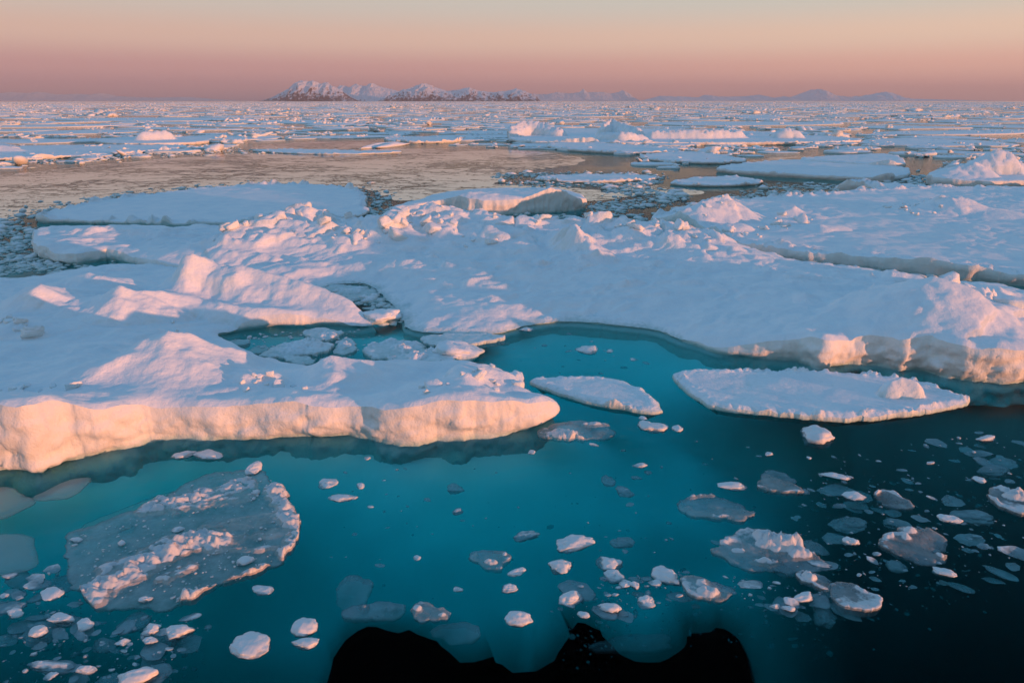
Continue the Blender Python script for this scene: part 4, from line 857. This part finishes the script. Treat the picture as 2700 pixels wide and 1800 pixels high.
for q in [(2157,1150,112,74,'big glassy boulder of clear ice below the lens floe',dict(planes=14,rough=.16)),(1720,1124,74,40,'bright white lump right of the translucent plate',{}),(1786,1130,28,22,'tiny companion beside the bright white lump',{}),
  (1696,1104,22,16,'round pebble of ice just above the bright white lump',{}),(1545,922,58,30,'ragged lump drifting in the open teal bay',{}),(1608,925,20,12,'crumb of ice next to the ragged bay lump',{}),(1668,948,18,9,'lone dot of ice in the teal bay',{}),(1390,868,40,12,'low sliver close to the middle floe edge in the bay',{}),
  (1512,1430,126,48,'cloud-shaped white chunk with an upright curl',dict(rough=.22)),(1390,1412,74,36,'rounded chunk half under water in the teal',dict(z=-.06)),(1364,1508,50,28,'upper one of two paired chunks in the teal',{}),(1342,1550,58,28,'lower one of two paired chunks in the teal',{}),
  (1208,1554,24,20,'white pebble of ice above the two-lump plate row',{}),(1480,1494,74,46,'clumped chunk below the cloud-shaped one',dict(rough=.2)),(1605,1488,70,50,'faceted chunk right of the clumped one',dict(z=-.05)),(1640,1430,66,38,'dim sunken chunk right of the cloud-shaped one',dict(z=-.14)),
  (1758,1520,82,62,'frosted dome-like chunk left of the crumpled plate',dict(z=-.02)),(1507,1578,74,40,'snow-bright chunk in the lower middle',{}),(1605,1602,74,36,'sausage-shaped white chunk lying aslant near the ledge',dict(rz=-.5)),(1540,1621,34,20,'little chunk below the snow-bright one',{}),
  (1705,1584,44,32,'white nub poking up beside the aslant chunk',{}),(1367,1632,68,46,'smooth rounded cobble of ice above the black water',dict(planes=5,lo=.85)),(1646,1542,28,28,'left of a tight pair of small chunks',{}),(1672,1543,24,26,'right of a tight pair of small chunks',{}),
  (803,1655,64,54,'round snowball-like chunk at lower left',dict(planes=4,lo=.9)),(662,1701,102,80,'big round frosty disc at lower left',dict(planes=5,lo=.9,up=.55)),(808,1697,76,32,'pinkish chunk below the snowball-like one',{}),(465,1668,88,46,'pale flat-topped chunk in the grey slush',{}),
  (400,1660,48,38,'leaning chunk left of the flat-topped one',{}),(322,1695,40,26,'blunt small chunk in the lower slush',{}),(395,1690,40,26,'blocky small chunk under the flat-topped one',{}),(160,1632,80,36,'long grey chunk at the left in slush',{}),(102,1665,46,36,'smooth grey pebble at the left in slush',dict(planes=4,lo=.9)),
  (40,1617,46,30,'pale chunk near the left margin in slush',{}),(138,1757,112,38,'dark sunken chunk at the bottom left',dict(z=-.05)),(372,1778,128,66,'large grey chunk cut by the bottom margin',{}),(230,1765,52,36,'cluster-like chunk left of the bottom one',{}),(1930,1283,78,24,'narrow crusty bar above the milky plate',{}),(2200,1254,72,24,'white spindle of ice in the darkening water',dict(rz=-.4)),
  (2243,1428,42,30,'pale chunk between the heaped plate and the rimmed plate',{}),(2505,1370,58,32,'wedge chunk right of the rimmed plates',dict(rz=-.4)),(2565,1362,106,42,'blurred sunken chunk right of the wedge',dict(z=-.15)),(2620,1243,88,38,'blurred sunken oval near the right margin',dict(z=-.18)),(2580,1265,30,26,'white nub left of the ridged slab',{}),
  (2120,1573,68,30,'snowy low chunk by the ledge',{}),(2485,1507,62,28,'striped sliver at the brink on the right',dict(rz=-.4)),(2240,1385,100,46,'faint sunken chunk above the pale one',dict(z=-.25)),(2360,1385,92,46,'faint sunken chunk above the rimmed plate',dict(z=-.25)),(2045,1597,32,18,'left one of the crumbs on the ledge',{}),(2076,1604,40,20,'right one of the crumbs on the ledge',{}),
  (2168,1622,72,70,'sunken triangular flake over the ledge',dict(z=-.35)),(1403,1192,22,14,'hook-shaped crumb below the orange wall tip',{}),(1565,1172,30,10,'sliver crumb below the translucent plate',{}),(1690,1226,42,16,'split crumb in the open teal',{}),(1605,1268,36,34,'ghostly sunken flake in the open teal',dict(z=-.12)),(1645,1298,58,34,'round sunken flake in the open teal',dict(z=-.12)),
  (968,1208,18,12,'crumb close under the orange wall',{}),(950,1282,24,20,'white crumb right of the slush ridges',{}),(908,1312,78,16,'long white sliver right of the slush ridges',{}),(865,1275,50,34,'oval white chunk right of the slush ridges',dict(rz=.6)),(668,1235,44,44,'white chunk standing above the slush ridges',{}),(1200,1290,46,34,'dim sunken flake in the middle teal',dict(z=-.2)),(1208,1350,28,22,'dim crumb in the middle teal',dict(z=-.06)),
  (485,1200,60,24,'left of two pale rafts in the shade of the orange wall',{}),(545,1198,90,18,'right of two pale rafts in the shade of the orange wall',{}),(470,1395,34,22,'loose white lump on the flooded sheet',{}),(200,1424,32,18,'loose lump at the left of the flooded sheet',{}),(643,1480,48,30,'loose lump below the slush ridges',{}),(380,1580,40,26,'loose lump at the foot of the flooded sheet',{}),(690,1556,70,22,'crusty bar sunk right of the flooded sheet',dict(z=-.02)),(2455,1220,34,12,'bright fleck in the dark water at right',{}),(2132,1207,14,10,'round fleck under the glassy boulder',{}),(2025,1197,24,14,'egg-shaped fleck left of the glassy boulder',{})]:
    L_(*q[:5], **q[5])

# crumbs beyond counting: many small pieces, each its own up to a point, the finest as one mass
def zone_pts(poly, n, r):
    p = np.array(poly, float); lo, hi = p.min(0), p.max(0); out = []
    while len(out) < n:
        q = r.uniform(lo, hi)
        if inside([tuple(a) for a in poly], *q): out.append(q)
    return out
BR = {'dark': [(2180,1200),(2700,1110),(2720,1480),(2480,1540),(2300,1570),(2180,1600),(2050,1520),(2080,1350)], 'brink': [(1500,1530),(1800,1500),(2150,1540),(2300,1560),(2280,1575),(2180,1615),(2000,1585),(1850,1575),(1640,1615),(1450,1605)],
      'left': [(0,1500),(160,1490),(230,1600),(420,1620),(560,1620),(420,1790),(0,1790)], 'teal': [(880,1220),(1500,1170),(2050,1150),(2150,1300),(1950,1400),(1700,1480),(1000,1520),(850,1450)], 'sheet': [(180,1420),(400,1330),(560,1250),(700,1240),(790,1390),(700,1500),(480,1590),(230,1580)], 'pool': [(600,890),(750,872),(960,870),(1060,900),(900,950),(780,965)], 'bay': [(1150,890),(1400,870),(1560,870),(1720,930),(1760,1000),(1500,990),(1360,960)]}
import re as _re
named = []
for o in list(COL.objects):
    if o.get('category') in ('ice chunk', 'ice plate'):
        n_ = _re.split(r",| with | in | at | of | off | near | by | beside | below | above | right | left | between | under | along | close | half | lying | drifting | behind | poking | standing | cut | alone | carrying | heaped | hanging | next | just | scattered | jammed | pressed | touching | sunk ", o['label'])[0]
        c_ = o.location if o.location.length > .1 else sum((Vector(b) for b in o.bound_box), Vector())/8
        named.append((c_[0], c_[1], n_))
def neighbour(x, y, s_):
    a, b, n_ = min(named, key=lambda q: (q[0]-x)**2+(q[1]-y)**2); dx, dy = x-a, y-b
    side = ('right of', 'left of')[dx < 0] if abs(dx) > abs(dy) else ('beyond', 'in front of')[dy < 0]
    size = 'tiny' if s_ < .10 else 'small' if s_ < .2 else 'medium' if s_ < .32 else 'larger'
    return f'{size} ice crumb {side} the {n_}'
LAB = {'dark': ('small grey ice crumb in the dark water at right', 'crumbs in the dark water'), 'brink': ('small ice crumb at the brink of the black water', 'crumbs at the brink'), 'left': ('small grey crumb in the lower left slush', 'crumbs in the lower left slush'), 'teal': ('faint crumb scattered in the open teal', 'crumbs in the open teal'), 'bay': ('tiny crumb scattered in the teal bay', 'crumbs in the teal bay')}
r = np.random.default_rng(77)
TPL3 = [mesh_np('crumb', V, tris=F) for V, F in ((shard(700+i, 3, .12, .3+.04*(i % 4), 5+i % 3) if i % 3 else blob(700+i, 3, 10, .2, .5)) for i in range(14))]
for me in TPL3: me.materials.append(M_CHUNK)
for key, n, lo, hi in (('dark', 104, 14, 95), ('brink', 50, 14, 80), ('left', 108, 14, 95), ('teal', 28, 8, 34), ('bay', 8, 8, 18)):
    for u, v in zone_pts(BR[key], n, r):
        x, y, mp, dep = px_scale(u, v); w = lo*(hi/lo)**(r.uniform()**1.8); sx = w*mp*.5; sz = sx*r.uniform(.2, .4)
        lab = neighbour(x, y, sx); o = put('ice_crumb', TPL3[r.integers(14)], None, lab, 'ice crumb', lab.replace(' crumb', ' crumbs', 1))
        flake = r.uniform() < .5
        if flake: sx *= 1.35; sz = sx*r.uniform(.08, .16)
        o.scale = (sx, sx*r.uniform(.5, .9), sz); o.rotation_euler = (r.uniform(-.2, .2), r.uniform(-.2, .2), r.uniform(-.7, .3)); deep = r.uniform() < (.55 if key in ('dark', 'teal') else .3)
        o.location = (x, y, -r.uniform(.02, .35) if flake else -r.uniform(.8, 3.0)*sz if deep else r.uniform(-.5, .1)*sz)
acc = [[], []]; nv = 0
def chip(x, y, s_, z, sub=1):
    global nv
    V, F = TPL1[r.integers(12)]
    V = xf(V, s_, s_*r.uniform(.5, 1), s_*r.uniform(.25, .6), r.uniform(0, 3))+(x, y, z); acc[0].append(V); acc[1].append(F+nv); nv += len(V)
for key, n in (('dark', 700), ('brink', 380), ('left', 600), ('teal', 90), ('bay', 40), ('sheet', 420), ('pool', 160)):
    for u, v in zone_pts(BR[key], n, r):
        x, y, mp, dep = px_scale(u, v); s_ = mp*r.lognormal(1.1, .6); chip(x, y, s_, .02 if key in ('sheet', 'pool') else -r.uniform(.1, 1.6) if r.uniform() < .75 else -.2*s_)
put('brash_chips', mesh_np('brash_chips', np.concatenate(acc[0]), tris=np.concatenate(acc[1])), M_CHUNK, 'fine ice chips scattered through the foreground water', 'ice chips', kind='stuff')
# slush along the leads behind the ridge
acc = [[], []]; nv = 0
for pts, w, n in [([(-100,600),(60,585),(90,560),(200,545),(400,515),(640,490)], 16, 500), ([(960,500),(985,540),(1010,575),(960,590)], 22, 350), ([(1010,575),(1200,578),(1400,580),(1600,570),(1700,580)], 12, 450), ([(1550,550),(1650,540),(1760,528),(1790,516),(1700,505),(1600,498)], 14, 600), ([(1300,466),(1420,460),(1560,458),(1760,470)], 8, 300), ([(1330,484),(1500,488),(1650,486),(1760,480)], 7, 300),
      ([(0,432),(200,422),(400,408),(600,398),(760,400)], 9, 600), ([(0,690),(60,680),(90,700),(180,715),(240,705)], 22, 300), ([(-60,600),(40,612),(70,640),(0,660),(-60,650)], 20, 420), ([(1780,560),(1900,530),(2050,510),(2200,515)], 12, 500), ([(2020,498),(2150,490),(2250,500),(2420,505)], 12, 300), ([(2380,470),(2430,480),(2440,500)], 16, 200), ([(1960,675),(2100,692),(2300,714),(2450,730)], 6, 200), ([(880,790),(950,770),(1010,800),(1050,850)], 20, 300), ([(100,700),(0,712),(-100,715)], 16, 150)]:
    p = np.array(pts, float); seg = np.hypot(*np.diff(p, axis=0).T); cs = np.concatenate([[0], np.cumsum(seg)])
    for _ in range(n):
        t = r.uniform(0, cs[-1]); u, v = np.interp(t, cs, p[:,0])+r.normal()*w*2, np.interp(t, cs, p[:,1])+r.normal()*w*.5
        x, y, mp, dep = px_scale(u, v); chip(x, y, r.lognormal(-1.7, .6)*(y/60)**.5, .01)
put('slush', mesh_np('slush', np.concatenate(acc[0]), tris=np.concatenate(acc[1])), M_SNOW, 'loose slush strewn along the leads between floes', 'slush', kind='stuff')

# ------------------------------------------------------------------ the hazy air
m, nt, N, L, out = mat('hazy_air'); pv = nd(nt, 'VolumePrincipled'); pv.inputs['Color'].default_value = (.97,.82,.82,1); pv.inputs['Density'].default_value = 2.4e-5; pv.inputs['Anisotropy'].default_value = 0.0
L.new(pv.outputs[0], out.inputs['Volume'])
put('haze', box_mesh('haze', -46000, 46000, -2500, 58000, -81, 1100), m, 'thin evening haze over the ice', kind='stuff')
